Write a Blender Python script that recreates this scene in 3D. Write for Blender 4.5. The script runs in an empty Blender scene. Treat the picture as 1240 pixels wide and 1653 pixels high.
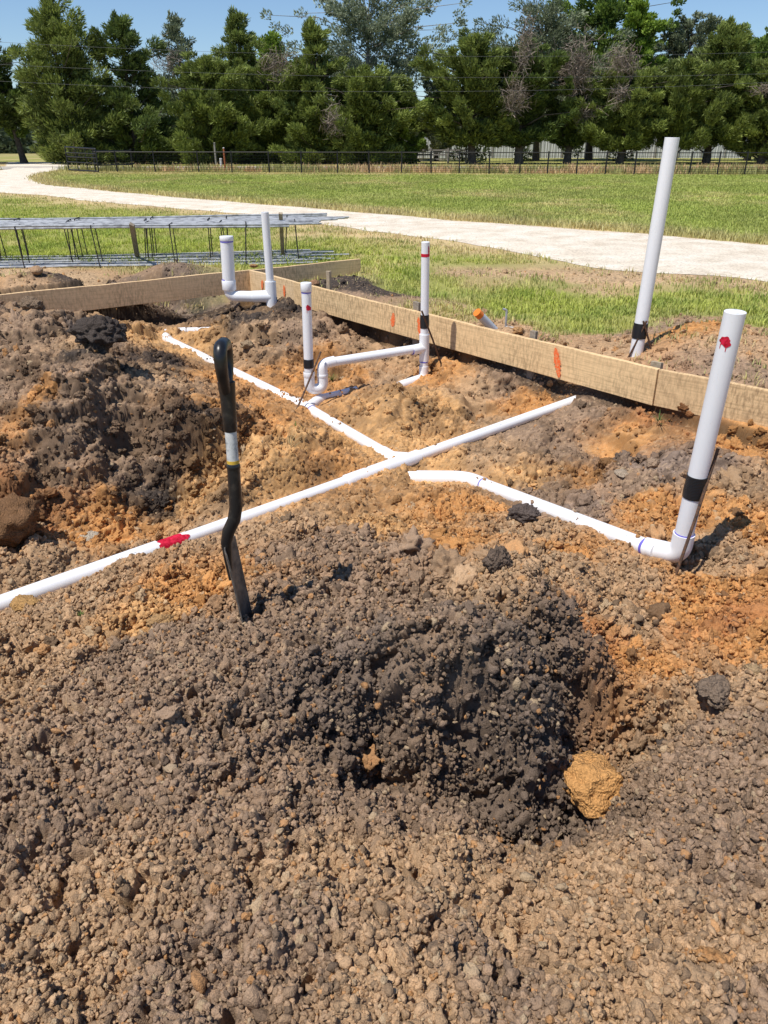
import bpy, bmesh, math, random
import numpy as np
from mathutils import Vector, Matrix, noise as mnoise

random.seed(7); RNG = np.random.default_rng(11)
scene = bpy.context.scene
COL = scene.collection
R = math.radians

# ------------------------------------------------------------------ camera, sun, sky
cam_d = bpy.data.cameras.new('camera'); cam = bpy.data.objects.new('camera', cam_d); COL.objects.link(cam)
cam.location = (0, 0, 1.76); cam.rotation_euler = (R(90 - 25.6), 0, 0)
cam_d.sensor_fit = 'VERTICAL'; cam_d.sensor_height = 36.0; cam_d.lens = 27.05
cam_d.clip_start = 0.05; cam_d.clip_end = 5000
scene.camera = cam
SUN_EL = 64.0
SUNV = Vector((-0.75, -0.66, 0)).normalized() * math.cos(R(SUN_EL)) + Vector((0, 0, math.sin(R(SUN_EL))))
ld = bpy.data.lights.new('sun', 'SUN'); ld.energy = 5.0; ld.angle = R(0.55); ld.color = (1.0, 0.955, 0.885)
sun = bpy.data.objects.new('sun', ld); COL.objects.link(sun); sun.location = (-5, -5, 20)
sun.rotation_euler = (-SUNV).to_track_quat('-Z', 'Y').to_euler()
w = bpy.data.worlds.new('World'); scene.world = w; w.use_nodes = True
nt = w.node_tree; nt.nodes.clear()
sk = nt.nodes.new('ShaderNodeTexSky'); sk.sky_type = 'NISHITA'; sk.sun_disc = False
sk.sun_elevation = R(SUN_EL); sk.sun_rotation = math.atan2(SUNV.x, SUNV.y)
sk.air_density = 1.0; sk.dust_density = 0.0; sk.ozone_density = 1.6
bg = nt.nodes.new('ShaderNodeBackground'); bg.inputs['Strength'].default_value = 0.105
ow = nt.nodes.new('ShaderNodeOutputWorld')
tint = nt.nodes.new('ShaderNodeMix'); tint.data_type = 'RGBA'; tint.blend_type = 'MULTIPLY'; tint.inputs[0].default_value = 1.0; tint.inputs[7].default_value = (.85, .97, 1.14, 1)
nt.links.new(sk.outputs[0], tint.inputs[6]); nt.links.new(tint.outputs[2], bg.inputs[0]); nt.links.new(bg.outputs[0], ow.inputs[0])
scene.render.engine = 'CYCLES'
scene.view_settings.view_transform = 'Standard'; scene.view_settings.look = 'None'
scene.view_settings.exposure = 0; scene.view_settings.gamma = 1
scene.cycles.max_bounces = 6; scene.cycles.transparent_max_bounces = 4

# ------------------------------------------------------------------ object helpers
def tag(o, label=None, cat=None, group=None, kind=None):
    if label: o['label'] = label
    if cat: o['category'] = cat
    if group: o['group'] = group
    if kind: o['kind'] = kind
    return o

def thing(name, label, cat, loc=(0, 0, 0), group=None):
    o = bpy.data.objects.new(name, None); COL.objects.link(o)
    o.location = loc; o.empty_display_size = 0.05
    return tag(o, label, cat, group)

def np_mesh(name, verts, faces, smooth=True):
    verts = np.asarray(verts, np.float32).reshape(-1, 3); faces = np.asarray(faces, np.int32)
    m = bpy.data.meshes.new(name)
    n, k = faces.shape
    m.vertices.add(len(verts)); m.vertices.foreach_set('co', verts.ravel())
    m.loops.add(n * k); m.loops.foreach_set('vertex_index', faces.ravel())
    m.polygons.add(n); m.polygons.foreach_set('loop_start', np.arange(0, n * k, k, dtype=np.int32))
    m.polygons.foreach_set('loop_total', np.full(n, k, np.int32))
    if smooth: m.polygons.foreach_set('use_smooth', np.ones(n, bool))
    m.update(calc_edges=True)
    return m

def color_attr(m, name, rgb):
    rgb = np.asarray(rgb, np.float32)
    a = m.attributes.new(name, 'FLOAT_COLOR', 'POINT')
    c = np.ones((len(rgb), 4), np.float32); c[:, :3] = rgb
    a.data.foreach_set('color', c.ravel())

class MB:
    """collects shapes in world coordinates, links them as one mesh object"""
    def __init__(s): s.v = []; s.f = []; s.flat = []
    def add(s, v, f, flat=False):
        o = len(s.v); s.v += [tuple(p) for p in v]; s.f += [tuple(i + o for i in q) for q in f]; s.flat += [flat] * len(f)
        return s
    def tube(s, pts, r, n=12, cap=True, flat=False):
        pts = [Vector(p) for p in pts]
        rs = r if hasattr(r, '__len__') else [r] * len(pts)
        t0 = (pts[1] - pts[0]).normalized()
        a = t0.orthogonal().normalized(); v = []; f = []
        for i, p in enumerate(pts):
            if i == 0: t = t0
            elif i == len(pts) - 1: t = (pts[i] - pts[i - 1]).normalized()
            else:
                t = (pts[i + 1] - pts[i]).normalized() + (pts[i] - pts[i - 1]).normalized()
                t = t.normalized() if t.length > 1e-6 else (pts[i + 1] - pts[i]).normalized()
            a = a - t * a.dot(t)
            a = a.normalized() if a.length > 1e-6 else t.orthogonal().normalized()
            b = t.cross(a)
            for k in range(n):
                an = 2 * math.pi * k / n
                v.append(p + (a * math.cos(an) + b * math.sin(an)) * rs[i])
        for i in range(len(pts) - 1):
            for k in range(n):
                k2 = (k + 1) % n
                f.append((i * n + k, i * n + k2, (i + 1) * n + k2, (i + 1) * n + k))
        s.add(v, f, flat)
        if cap:
            base = len(s.v) - len(v)
            s.f.append(tuple(base + k for k in reversed(range(n)))); s.flat.append(True)
            s.f.append(tuple(base + (len(pts) - 1) * n + k for k in range(n))); s.flat.append(True)
        return s
    def open_pipe(s, pts, r, wall=0.006, depth=0.35, n=28):
        """outer wall along pts, rim at the last point, inner wall going back down"""
        pts = [Vector(p) for p in pts]; d = (pts[-1] - pts[-2]).normalized()
        end = pts[-1]
        s.tube(pts + [end + d * 0.0015, end + d * 0.0015, end - d * 0.002, end - d * depth],
               [r] * len(pts) + [r - 0.0015, r - wall + 0.001, r - wall, r - wall], n=n, cap=True)
        return s
    def box(s, c, ax, ay, az, hx, hy, hz):
        c = Vector(c); v = []
        for i in (-1, 1):
            for j in (-1, 1):
                for k in (-1, 1): v.append(c + Vector(ax) * hx * i + Vector(ay) * hy * j + Vector(az) * hz * k)
        return s.add(v, [(0, 1, 3, 2), (4, 6, 7, 5), (0, 4, 5, 1), (2, 3, 7, 6), (0, 2, 6, 4), (1, 5, 7, 3)], True)
    def build(s, name, mat, parent=None, bevel=0):
        off = parent.location.copy() if parent and parent.type == 'EMPTY' else Vector((0, 0, 0))
        q = parent
        if parent and parent.parent: off = parent.parent.location.copy()
        m = bpy.data.meshes.new(name)
        m.from_pydata([tuple(Vector(p) - off) for p in s.v], [], s.f)
        m.polygons.foreach_set('use_smooth', [not x for x in s.flat]); m.update(); m.set_sharp_from_angle(angle=R(38))
        bm = bmesh.new(); bm.from_mesh(m); bmesh.ops.recalc_face_normals(bm, faces=bm.faces); bm.to_mesh(m); bm.free()
        o = bpy.data.objects.new(name, m); COL.objects.link(o)
        if mat: m.materials.append(mat)
        if parent: o.parent = parent
        if bevel:
            b = o.modifiers.new('bevel', 'BEVEL'); b.width = bevel; b.segments = 2; b.limit_method = 'ANGLE'; b.angle_limit = R(50)
        return o

def bend(pts, r, n=8):
    """polyline with rounded corners"""
    pts = [Vector(p) for p in pts]; rs = r if hasattr(r, '__len__') else [r] * (len(pts) - 2)
    out = [pts[0]]
    for i in range(1, len(pts) - 1):
        p, a, b = pts[i], (pts[i - 1] - pts[i]), (pts[i + 1] - pts[i])
        k = min(rs[i - 1], a.length * .49, b.length * .49); a.normalize(); b.normalize()
        for j in range(n + 1):
            t = j / n
            out.append((p + a * k) * (1 - t) ** 2 + p * 2 * t * (1 - t) + (p + b * k) * t ** 2)
    out.append(pts[-1])
    return out

# ------------------------------------------------------------------ materials
def mat(name, col=(.5, .5, .5), rough=.8, spec=.3, metal=0):
    m = bpy.data.materials.new(name); m.use_nodes = True
    b = m.node_tree.nodes['Principled BSDF']
    b.inputs['Base Color'].default_value = (*col, 1); b.inputs['Roughness'].default_value = rough
    b.inputs['Specular IOR Level'].default_value = spec; b.inputs['Metallic'].default_value = metal
    return m, m.node_tree, b

def nd(t, kind, **kw):
    n = t.nodes.new(kind)
    for k, v in kw.items():
        if k in n.inputs: n.inputs[k].default_value = v
        else: setattr(n, k, v)
    return n

def ramp(t, fac, stops):
    r = t.nodes.new('ShaderNodeValToRGB'); e = r.color_ramp.elements
    while len(e) < len(stops): e.new(0.5)
    for i, (p, c) in enumerate(stops):
        e[i].position = p; e[i].color = (*c, 1) if len(c) == 3 else c
    t.links.new(fac, r.inputs[0]); return r

def mixc(t, a, b, fac, mode='MIX'):
    m = t.nodes.new('ShaderNodeMix'); m.data_type = 'RGBA'; m.blend_type = mode
    for s, v in ((m.inputs[0], fac), (m.inputs[6], a), (m.inputs[7], b)):
        if isinstance(v, (int, float)): s.default_value = v
        elif isinstance(v, tuple): s.default_value = (*v, 1)
        else: t.links.new(v, s)
    return m.outputs[2]

def bump(t, h, strength, dist, b):
    n = t.nodes.new('ShaderNodeBump'); n.inputs['Strength'].default_value = strength; n.inputs['Distance'].default_value = dist
    t.links.new(h, n.inputs['Height']); t.links.new(n.outputs[0], b.inputs['Normal']); return n

def pos(t): return t.nodes.new('ShaderNodeNewGeometry').outputs['Position']
def objc(t): return t.nodes.new('ShaderNodeTexCoord').outputs['Object']
def tnoise(t, vec, scale, detail=4, rough=.55):
    n = nd(t, 'ShaderNodeTexNoise', Scale=scale, Detail=detail, Roughness=rough)
    t.links.new(vec, n.inputs['Vector']); return n.outputs[0]

def soil_material(name, attr, inst):
    m, t, b = mat(name, rough=1, spec=.12)
    a = t.nodes.new('ShaderNodeAttribute'); a.attribute_name = attr
    if inst: a.attribute_type = 'INSTANCER'
    p = pos(t)
    g = ramp(t, tnoise(t, p, 260, 5, .7), [(.3, (.62, .62, .62)), (.52, (1, 1, 1)), (.75, (1.35, 1.3, 1.22))])
    c = mixc(t, a.outputs[0], g.outputs[0], 1.0, 'MULTIPLY')
    dry = ramp(t, tnoise(t, p, 38, 4, .6), [(.42, (0, 0, 0)), (.7, (1, 1, 1))])
    c2 = mixc(t, c, (.40, .30, .19), .10)
    c = mixc(t, c, c2, dry.outputs[0])
    t.links.new(c, b.inputs['Base Color'])
    vor = nd(t, 'ShaderNodeTexVoronoi', Scale=240.0); t.links.new(p, vor.inputs['Vector'])
    add = nd(t, 'ShaderNodeMath', operation='MULTIPLY_ADD'); t.links.new(vor.outputs['Distance'], add.inputs[0])
    add.inputs[1].default_value = -.8; t.links.new(tnoise(t, p, 420, 4, .7), add.inputs[2])
    bump(t, add.outputs[0], .75, .004, b)
    return m

M_SOIL = soil_material('loose_soil', 'Col', False)
M_CLOD = soil_material('soil_clods', 'icol', True)

def pvc_material(name, dirt=.35):
    m, t, b = mat(name, (.8, .8, .8), .32, .45)
    p = pos(t)
    n1 = ramp(t, tnoise(t, p, 22, 6, .7), [(.5, (0, 0, 0)), (.75, (1, 1, 1))])
    n2 = ramp(t, tnoise(t, p, 160, 3, .6), [(.55, (0, 0, 0)), (.68, (1, 1, 1))])
    sc = nd(t, 'ShaderNodeMath', operation='MULTIPLY'); t.links.new(n1.outputs[0], sc.inputs[0]); t.links.new(n2.outputs[0], sc.inputs[1])
    s2 = nd(t, 'ShaderNodeMath', operation='MULTIPLY'); t.links.new(sc.outputs[0], s2.inputs[0]); s2.inputs[1].default_value = dirt
    c = mixc(t, (.84, .84, .845), (.34, .22, .12), s2.outputs[0])
    t.links.new(c, b.inputs['Base Color'])
    bump(t, tnoise(t, p, 60, 2), .04, .004, b)
    return m
M_PVC = pvc_material('white_pvc', .25); M_PVCD = pvc_material('dusty_white_pvc', .9)
M_GREYPVC = mat('grey_pvc', (.56, .60, .64), .4)[0]
M_PRIMER = mat('purple_primer', (.16, .14, .55), .5)[0]
M_RED, t_, b_ = mat('red_paint', (.62, .015, .035), .45)
t_.links.new(mixc(t_, (.7, .02, .06), (.42, .004, .02), ramp(t_, tnoise(t_, pos(t_), 60, 4), [(.4, (0, 0, 0)), (.6, (1, 1, 1))]).outputs[0]), b_.inputs['Base Color'])
M_TAPE, t_, b_ = mat('black_tape', (.012, .012, .013), .38, .4)
wv = nd(t_, 'ShaderNodeTexWave', Scale=38.0, Distortion=1.5, bands_direction='Z'); t_.links.new(pos(t_), wv.inputs['Vector']); bump(t_, wv.outputs['Fac'], .5, .003, b_)
M_RUST, t_, b_ = mat('rusty_steel', (.1, .06, .04), .75, .3)
t_.links.new(ramp(t_, tnoise(t_, pos(t_), 70, 4), [(.35, (.045, .035, .03)), (.65, (.17, .085, .045))]).outputs[0], b_.inputs['Base Color'])
M_BAR, t_, b_ = mat('grey_rebar_steel', (.3, .31, .33), .5, .5, .25)
t_.links.new(ramp(t_, tnoise(t_, pos(t_), 9, 4), [(.35, (.22, .225, .235)), (.5, (.40, .41, .42)), (.7, (.52, .53, .54))]).outputs[0], b_.inputs['Base Color'])
M_STIR, t_, b_ = mat('dark_stirrup_steel', (.045, .04, .038), .7)
M_BLKPL, t_, b_ = mat('black_plastic', (.011, .011, .012), .34, .5)
nz = tnoise(t_, objc(t_), 26, 6, .7)
t_.links.new(mixc(t_, (.010, .010, .011), (.09, .075, .06), ramp(t_, nz, [(.52, (0, 0, 0)), (.8, (.7, .7, .7))]).outputs[0]), b_.inputs['Base Color'])
bump(t_, tnoise(t_, objc(t_), 130, 3), .12, .002, b_)
M_LABEL, t_, b_ = mat('worn_white_label', (.6, .6, .58), .5)
t_.links.new(ramp(t_, tnoise(t_, objc(t_), 55, 6, .75), [(.34, (.22, .23, .22)), (.46, (.52, .53, .51)), (.7, (.66, .66, .63))]).outputs[0], b_.inputs['Base Color'])
M_YEL = mat('yellow_band', (.62, .40, .05), .5)[0]
M_BLADE, t_, b_ = mat('worn_blade_steel', (.06, .055, .05), .5, .5, .5)
t_.links.new(ramp(t_, tnoise(t_, objc(t_), 30, 6, .7), [(.35, (.07, .064, .058)), (.55, (.17, .155, .14)), (.75, (.30, .23, .16))]).outputs[0], b_.inputs['Base Color'])
M_BLK = mat('black_painted_steel', (.012, .012, .014), .45, .4)[0]
M_GREYW = mat('grey_post_wood', (.28, .26, .24), .9)[0]
M_WHITEP = mat('white_post_plastic', (.62, .62, .6), .6)[0]
M_ORANGEP = mat('orange_rust_post', (.32, .10, .04), .7)[0]
M_ORCAP = mat('orange_plastic_cap', (.85, .22, .03), .45)[0]
M_ORPAINT, t_, b_ = mat('orange_spray_paint', (.85, .13, .02), .7)
t_.links.new(mixc(t_, (.9, .14, .03), (.66, .38, .18), ramp(t_, tnoise(t_, pos(t_), 70, 6, .75), [(.47, (0, 0, 0)), (.64, (1, 1, 1))]).outputs[0]), b_.inputs['Base Color'])
M_FIBER, t_, b_ = mat('white_metal_sheet', (.45, .47, .48), .6)
wv = nd(t_, 'ShaderNodeTexWave', Scale=1.2, bands_direction='X'); t_.links.new(pos(t_), wv.inputs['Vector'])
t_.links.new(ramp(t_, wv.outputs['Fac'], [(.2, (.33, .35, .36)), (.6, (.55, .57, .58))]).outputs[0], b_.inputs['Base Color'])

def wood_material(name, light, dark, mud, mudcol=(.17, .105, .055)):
    m, t, b = mat(name, rough=.85, spec=.2)
    o = objc(t)
    mp = nd(t, 'ShaderNodeMapping'); mp.inputs['Scale'].default_value = (1.2, 14, 30); t.links.new(o, mp.inputs['Vector'])
    grain = tnoise(t, mp.outputs[0], 2.2, 6, .65)
    c = ramp(t, grain, [(.3, dark), (.5, light), (.75, tuple(min(1, x * 1.12) for x in light))]).outputs[0]
    # muddy splashes running off-vertical
    mp2 = nd(t, 'ShaderNodeMapping'); mp2.inputs['Scale'].default_value = (16, 2, 4.5); mp2.inputs['Rotation'].default_value = (0, R(-24), 0)
    t.links.new(o, mp2.inputs['Vector'])
    s1 = ramp(t, tnoise(t, mp2.outputs[0], 2.6, 7, .72), [(.44, (0, 0, 0)), (.62, (1, 1, 1))]).outputs[0]
    s2 = ramp(t, tnoise(t, o, 1.5, 3, .5), [(.32, (.2, .2, .2)), (.56, (1, 1, 1))]).outputs[0]
    k = nd(t, 'ShaderNodeMath', operation='MULTIPLY'); t.links.new(s1, k.inputs[0]); t.links.new(s2, k.inputs[1])
    k2 = nd(t, 'ShaderNodeMath', operation='MULTIPLY'); t.links.new(k.outputs[0], k2.inputs[0]); k2.inputs[1].default_value = mud
    c = mixc(t, c, mudcol, k2.outputs[0])
    # soft soil stain near the lower edge and a few knots
    kn = nd(t, 'ShaderNodeTexVoronoi', Scale=1.3); mp3 = nd(t, 'ShaderNodeMapping'); mp3.inputs['Scale'].default_value = (1, 1.5, 3.2); t.links.new(o, mp3.inputs['Vector']); t.links.new(mp3.outputs[0], kn.inputs['Vector'])
    kr = ramp(t, kn.outputs['Distance'], [(.03, (1, 1, 1)), (.075, (0, 0, 0))]).outputs[0]
    c = mixc(t, c, tuple(x * .35 for x in dark), kr)
    t.links.new(c, b.inputs['Base Color'])
    bump(t, grain, .25, .004, b)
    return m
M_BOARD_L = wood_material('pale_lumber', (.84, .59, .33), (.68, .455, .235), .6)
M_BOARD_B = wood_material('pale_short_lumber', (.78, .56, .32), (.62, .42, .22), .4)
M_BOARD_C = wood_material('muddy_lumber', (.80, .56, .30), (.56, .375, .19), .65)
M_BOARD_D = wood_material('dusty_lumber', (.72, .50, .27), (.50, .335, .175), .65)
M_STAKE = wood_material('weathered_stake', (.42, .34, .24), (.28, .22, .15), .5)
M_STAKEG = wood_material('grey_stake', (.30, .26, .21), (.2, .17, .13), .4)

# ------------------------------------------------------------------ noise in numpy
def _h(ix, iy, s):
    ix = ix.astype(np.int64); iy = iy.astype(np.int64)
    n = (ix * 374761393 + iy * 668265263 + s * 1442695041) & 0x7fffffff
    n = ((n ^ (n >> 13)) * 1274126177) & 0x7fffffff
    n = ((n ^ (n >> 16)) * 1911520717) & 0x7fffffff
    return ((n ^ (n >> 15)) & 0xffffff).astype(np.float32) / np.float32(0x1000000)

def vnoise(x, y, s=0):
    x0 = np.floor(x); y0 = np.floor(y); fx = (x - x0).astype(np.float32); fy = (y - y0).astype(np.float32)
    fx = fx * fx * fx * (fx * (fx * 6 - 15) + 10); fy = fy * fy * fy * (fy * (fy * 6 - 15) + 10)
    a = _h(x0, y0, s); b = _h(x0 + 1, y0, s); c = _h(x0, y0 + 1, s); d = _h(x0 + 1, y0 + 1, s)
    return (a + (b - a) * fx) * (1 - fy) + (c + (d - c) * fx) * fy

def fbm(x, y, s=0, oct=4, gain=.5):
    v = 0; a = 1; tot = 0
    for i in range(oct):
        v = v + a * vnoise(x, y, s + i * 17); tot += a; a *= gain
        x = x * 2.03 + 11.3; y = y * 2.03 - 7.7
    return v / tot

def lumps(x, y, cell, s, keep=1.0, rmin=.45, rmax=.85):
    """packed rounded crumbs: dome height in cell units, and a random number per crumb"""
    gx = x / cell; gy = y / cell; cx = np.floor(gx); cy = np.floor(gy)
    best = np.zeros_like(x, dtype=np.float32); rid = np.full_like(best, .5)
    for dx in (-1, 0, 1):
        for dy in (-1, 0, 1):
            ix = cx + dx; iy = cy + dy
            px = ix + .1 + .8 * _h(ix, iy, s); py = iy + .1 + .8 * _h(ix, iy, s + 5)
            rr = rmin + (rmax - rmin) * _h(ix, iy, s + 9)
            k = _h(ix, iy, s + 13)
            ex = .75 + .5 * _h(ix, iy, s + 21)
            d2 = ((gx - px) * ex) ** 2 + ((gy - py) / ex) ** 2
            h = np.sqrt(np.maximum(0, rr * rr - d2)) * (k < keep) * (.55 + .75 * _h(ix, iy, s + 31))
            up = h > best
            best = np.where(up, h, best); rid = np.where(up, _h(ix, iy, s + 41), rid)
    return best.astype(np.float32), rid.astype(np.float32)

def smooth(a, b, x):
    t = np.clip((x - a) / (b - a), 0, 1); return t * t * (3 - 2 * t)

# ------------------------------------------------------------------ measured points of the dug-out pad (x, y, z in metres)
CTRL = np.array([(-0.793, 0.976, 0.12), (-0.404, 0.964, 0.14), (0.0, 0.964, 0.14), (0.397, 0.976, 0.12), (0.803, 0.988, 0.1), (-0.948, 1.3, 0.08), (-0.48, 1.277, 0.11), (0.0, 1.308, 0.07), (0.368, 1.362, -0.0), (0.665, 1.316, 0.06), (0.937, 1.285, 0.1), (-1.168, 1.765, 0.03), (-0.773, 1.724, 0.07), (-0.414, 1.765, 0.03), (-0.115, 1.784, -0.04), (0.154, 1.767, -0.1), (0.371, 1.652, -0.13), (0.036, 1.631, -0.03), (-1.456, 2.353, -0.08), (-1.056, 2.251, 0.0), (-0.694, 2.192, 0.1), (-0.538, 2.443, 0.14), (-0.362, 2.152, 0.13), (-0.628, 1.9, 0.08), (-0.35, 2.667, 0.14), (-0.046, 2.382, 0.18), (0.179, 2.337, 0.21), (0.421, 2.466, 0.18), (0.695, 2.636, 0.13), (0.766, 2.503, 0.1), (0.797, 2.41, 0.05), (-0.126, 2.009, -0.07), (0.065, 2.057, -0.17), (0.305, 2.036, -0.25), (0.472, 1.838, -0.3), (0.594, 1.913, -0.34), (0.66, 2.176, -0.42), (0.419, 1.919, -0.26), (-0.127, 2.139, 0.14), (0.063, 2.128, 0.2), (0.269, 2.111, 0.225), (0.483, 2.149, 0.21), (0.585, 2.182, 0.16), (0.507, 1.989, 0.13), (0.453, 1.924, 0.02), (0.364, 2.008, 0.14), (0.165, 2.052, 0.13), (0.73, 2.027, -0.27), (0.73, 2.349, -0.38), (0.792, 2.526, -0.31), (0.835, 2.547, -0.2), (0.943, 2.632, -0.17), (1.069, 2.865, -0.14), (1.007, 2.296, -0.18), (1.113, 2.648, -0.15), (1.343, 2.925, -0.18), (1.603, 3.226, -0.2), (1.461, 2.579, -0.1), (1.682, 2.835, -0.12), (1.362, 2.172, -0.02), (1.104, 1.998, -0.06), (0.912, 2.006, -0.15), (0.772, 1.869, -0.18), (0.689, 1.622, -0.07), (0.946, 1.634, 0.04), (1.081, 1.596, 0.08), (-0.066, 3.628, -0.1), (0.255, 3.53, -0.05), (0.519, 3.141, 0.02), (0.776, 3.249, -0.04), (-0.424, 3.939, -0.18), (-0.64, 3.741, -0.12), (-0.511, 3.087, 0.05), (0.0, 4.777, -0.29), (0.315, 4.458, -0.26), (-0.328, 4.634, -0.34), (0.543, 4.361, -0.28), (0.803, 3.862, -0.22), (1.089, 3.606, -0.2), (1.347, 3.376, -0.2), (-0.833, 3.09, -0.05), (-1.11, 3.79, -0.3), (-0.909, 4.018, -0.3), (-1.047, 3.007, -0.1), (-1.454, 3.272, -0.3), (-1.742, 3.278, -0.34), (-1.825, 3.076, -0.28), (-2.107, 4.497, -0.5), (-1.645, 5.031, -0.52), (-1.233, 5.186, -0.54), (-0.559, 5.35, -0.46), (-0.286, 5.527, -0.43), (-1.956, 5.35, -0.46), (-0.743, 5.104, -0.15), (-0.363, 5.313, -0.18), (-0.983, 5.253, -0.12), (-1.208, 6.022, -0.14), (-0.653, 5.503, -0.17), (-0.809, 5.5, -0.44), (-0.382, 5.541, -0.41), (-1.127, 5.399, -0.47), (-1.325, 5.22, -0.48), (-3.13, 6.925, 0.43), (-2.892, 6.83, 0.33), (-2.514, 6.211, 0.27), (-2.218, 6.477, 0.1), (-1.607, 6.074, 0.0), (-2.129, 5.42, 0.05), (-2.219, 4.976, -0.12), (-1.682, 5.36, -0.12), (-1.331, 5.393, -0.18), (-3.097, 6.17, 0.28), (-2.809, 5.42, 0.05), (-2.523, 5.409, 0.1), (-2.617, 4.923, -0.1), (-2.43, 4.436, -0.25), (-2.175, 4.131, -0.4), (-2.255, 3.974, -0.4), (-3.253, 7.989, 0.1), (-3.474, 7.075, 0.29), (-3.972, 7.316, 0.24), (-1.32, 5.417, -0.02), (-2.303, 4.863, -0.35), (-1.943, 4.997, -0.22), (-2.364, 4.603, -0.15), (-3.125, 8.466, -0.1), (-2.703, 8.606, -0.2), (-2.967, 9.53, -0.22), (-3.827, 10.225, -0.3), (-2.595, 10.155, -0.35), (-2.309, 10.768, -0.35), (-2.58, 8.171, -0.2), (-1.935, 7.365, -0.25), (-1.769, 8.038, -0.3), (-3.659, 10.987, -0.35), (-3.181, 11.143, -0.38), (-1.285, 8.976, -0.02), (-1.487, 8.437, -0.06), (-1.669, 8.711, -0.05), (-0.941, 8.375, -0.08), (-1.124, 8.171, -0.2), (-1.404, 9.321, -0.03), (-1.274, 7.786, -0.3), (-0.89, 7.178, -0.32), (-0.748, 6.908, -0.36), (-0.501, 7.607, -0.38), (-0.382, 7.777, -0.33), (-0.616, 6.843, -0.34), (-0.11, 6.582, -0.26), (0.102, 6.065, -0.18), (0.0, 5.788, -0.27), (0.429, 6.427, -0.24), (0.242, 7.32, -0.33), (0.428, 7.421, -0.34), (0.118, 7.102, -0.31), (-0.212, 6.306, -0.34), (0.306, 6.016, -0.35), (0.804, 6.999, -0.15), (1.286, 6.764, -0.2), (1.527, 6.55, -0.25), (0.716, 6.592, -0.32), (0.412, 6.073, -0.37), (0.198, 8.171, -0.2), (-0.132, 8.171, -0.2), (1.118, 6.713, -0.3), (-0.409, 8.457, -0.2), (0.604, 7.414, -0.14), (1.121, 5.727, -0.3), (1.381, 5.816, -0.28), (1.665, 5.073, -0.25), (1.974, 4.724, -0.2), (2.17, 5.31, -0.15), (2.464, 4.935, -0.15), (2.217, 4.325, -0.2), (1.45, 4.269, -0.3), (1.145, 4.645, -0.3), (0.93, 5.085, -0.35), (1.776, 3.676, -0.2), (2.123, 3.8, -0.15), (2.384, 5.303, -0.1), (1.848, 5.798, -0.12), (1.681, 6.105, -0.14), (-4.496, 10.076, 0.12), (-3.93, 10.047, 0.14), (-3.575, 10.393, 0.1), (-4.708, 10.012, 0.1), (-3.354, 11.324, 0.02), (-0.66, 10.569, 0.12), (-0.394, 10.076, 0.12), (-0.151, 9.57, 0.1), (-0.502, 10.754, 0.14), (0.144, 9.117, 0.08), (0.549, 8.641, 0.06), (0.915, 8.17, 0.03), (2.812, 6.895, 0.3), (2.552, 7.201, 0.12), (3.019, 6.705, 0.26), (3.157, 6.37, 0.18), (2.384, 6.199, 0.12), (2.681, 5.936, 0.14), (2.193, 7.128, 0.05), (3.476, 6.973, 0.2), (-4.347, 13.41, 0.0), (-6.094, 12.692, 0.0), (-3.053, 12.295, 0.0), (0.749, 12.043, 0.0), (2.152, 12.043, 0.0), (3.109, 10.423, 0.0), (4.554, 9.97, 0.0), (1.939, 8.705, 0.02), (-0.207, 13.41, 0.0), (-1.968, 15.101, 0.0), (4.42, 6.074, 0.0), (3.192, 4.105, -0.1), (2.362, 2.805, -0.1), (1.562, 1.624, 0.05), (-3.457, 4.615, 0.1), (-3.08, 3.809, -0.35), (-2.033, 2.315, -0.05), (-1.403, 1.391, 0.08), (-4.594, 6.92, 0.1), (-7.526, 10.423, 0.0), (7.121, 9.164, 0.0), (-8.5, -2, 0), (-4, -2, 0.05), (0, -2, 0.1), (4, -2, 0.05), (8.5, -2, 0), (-8.5, 2, 0), (-8.5, 6, 0.0), (-8.5, 11, 0), (8.5, 2, 0), (8.5, 6, 0), (8.5, 11, 0), (-4, 12.8, 0), (0, 12.9, 0), (4, 12.9, 0), (0, 0, 0.13), (-1.5, 0.3, 0.1), (1.5, 0.3, 0.1), (-5, 4, -0.2), (-5, 2, 0), (5, 3, -0.05), (5, 1, 0.05), (-6.185, 8.893, 0.02), (-6.725, 9.613, 0), (-5.385, 9.493, 0.02), (-5.925, 10.213, 0), (-4.585, 10.093, 0.02), (-5.125, 10.813, 0), (-3.785, 10.693, 0.02), (-4.325, 11.413, 0), (-2.985, 11.293, 0.02), (-3.525, 12.013, 0), (-2.105, 11.953, 0.02), (-2.645, 12.673, 0), (-1.305, 12.553, 0.02), (-1.845, 13.273, 0), (-0.45, 11.217, 0.0), (0.261, 11.766, 0), (0.16, 10.427, 0.0), (0.871, 10.976, 0), (0.77, 9.637, 0.0), (1.481, 10.186, 0), (1.38, 8.847, 0.0), (2.091, 9.396, 0), (1.99, 8.057, 0.0), (2.701, 8.606, 0)], float)
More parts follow.
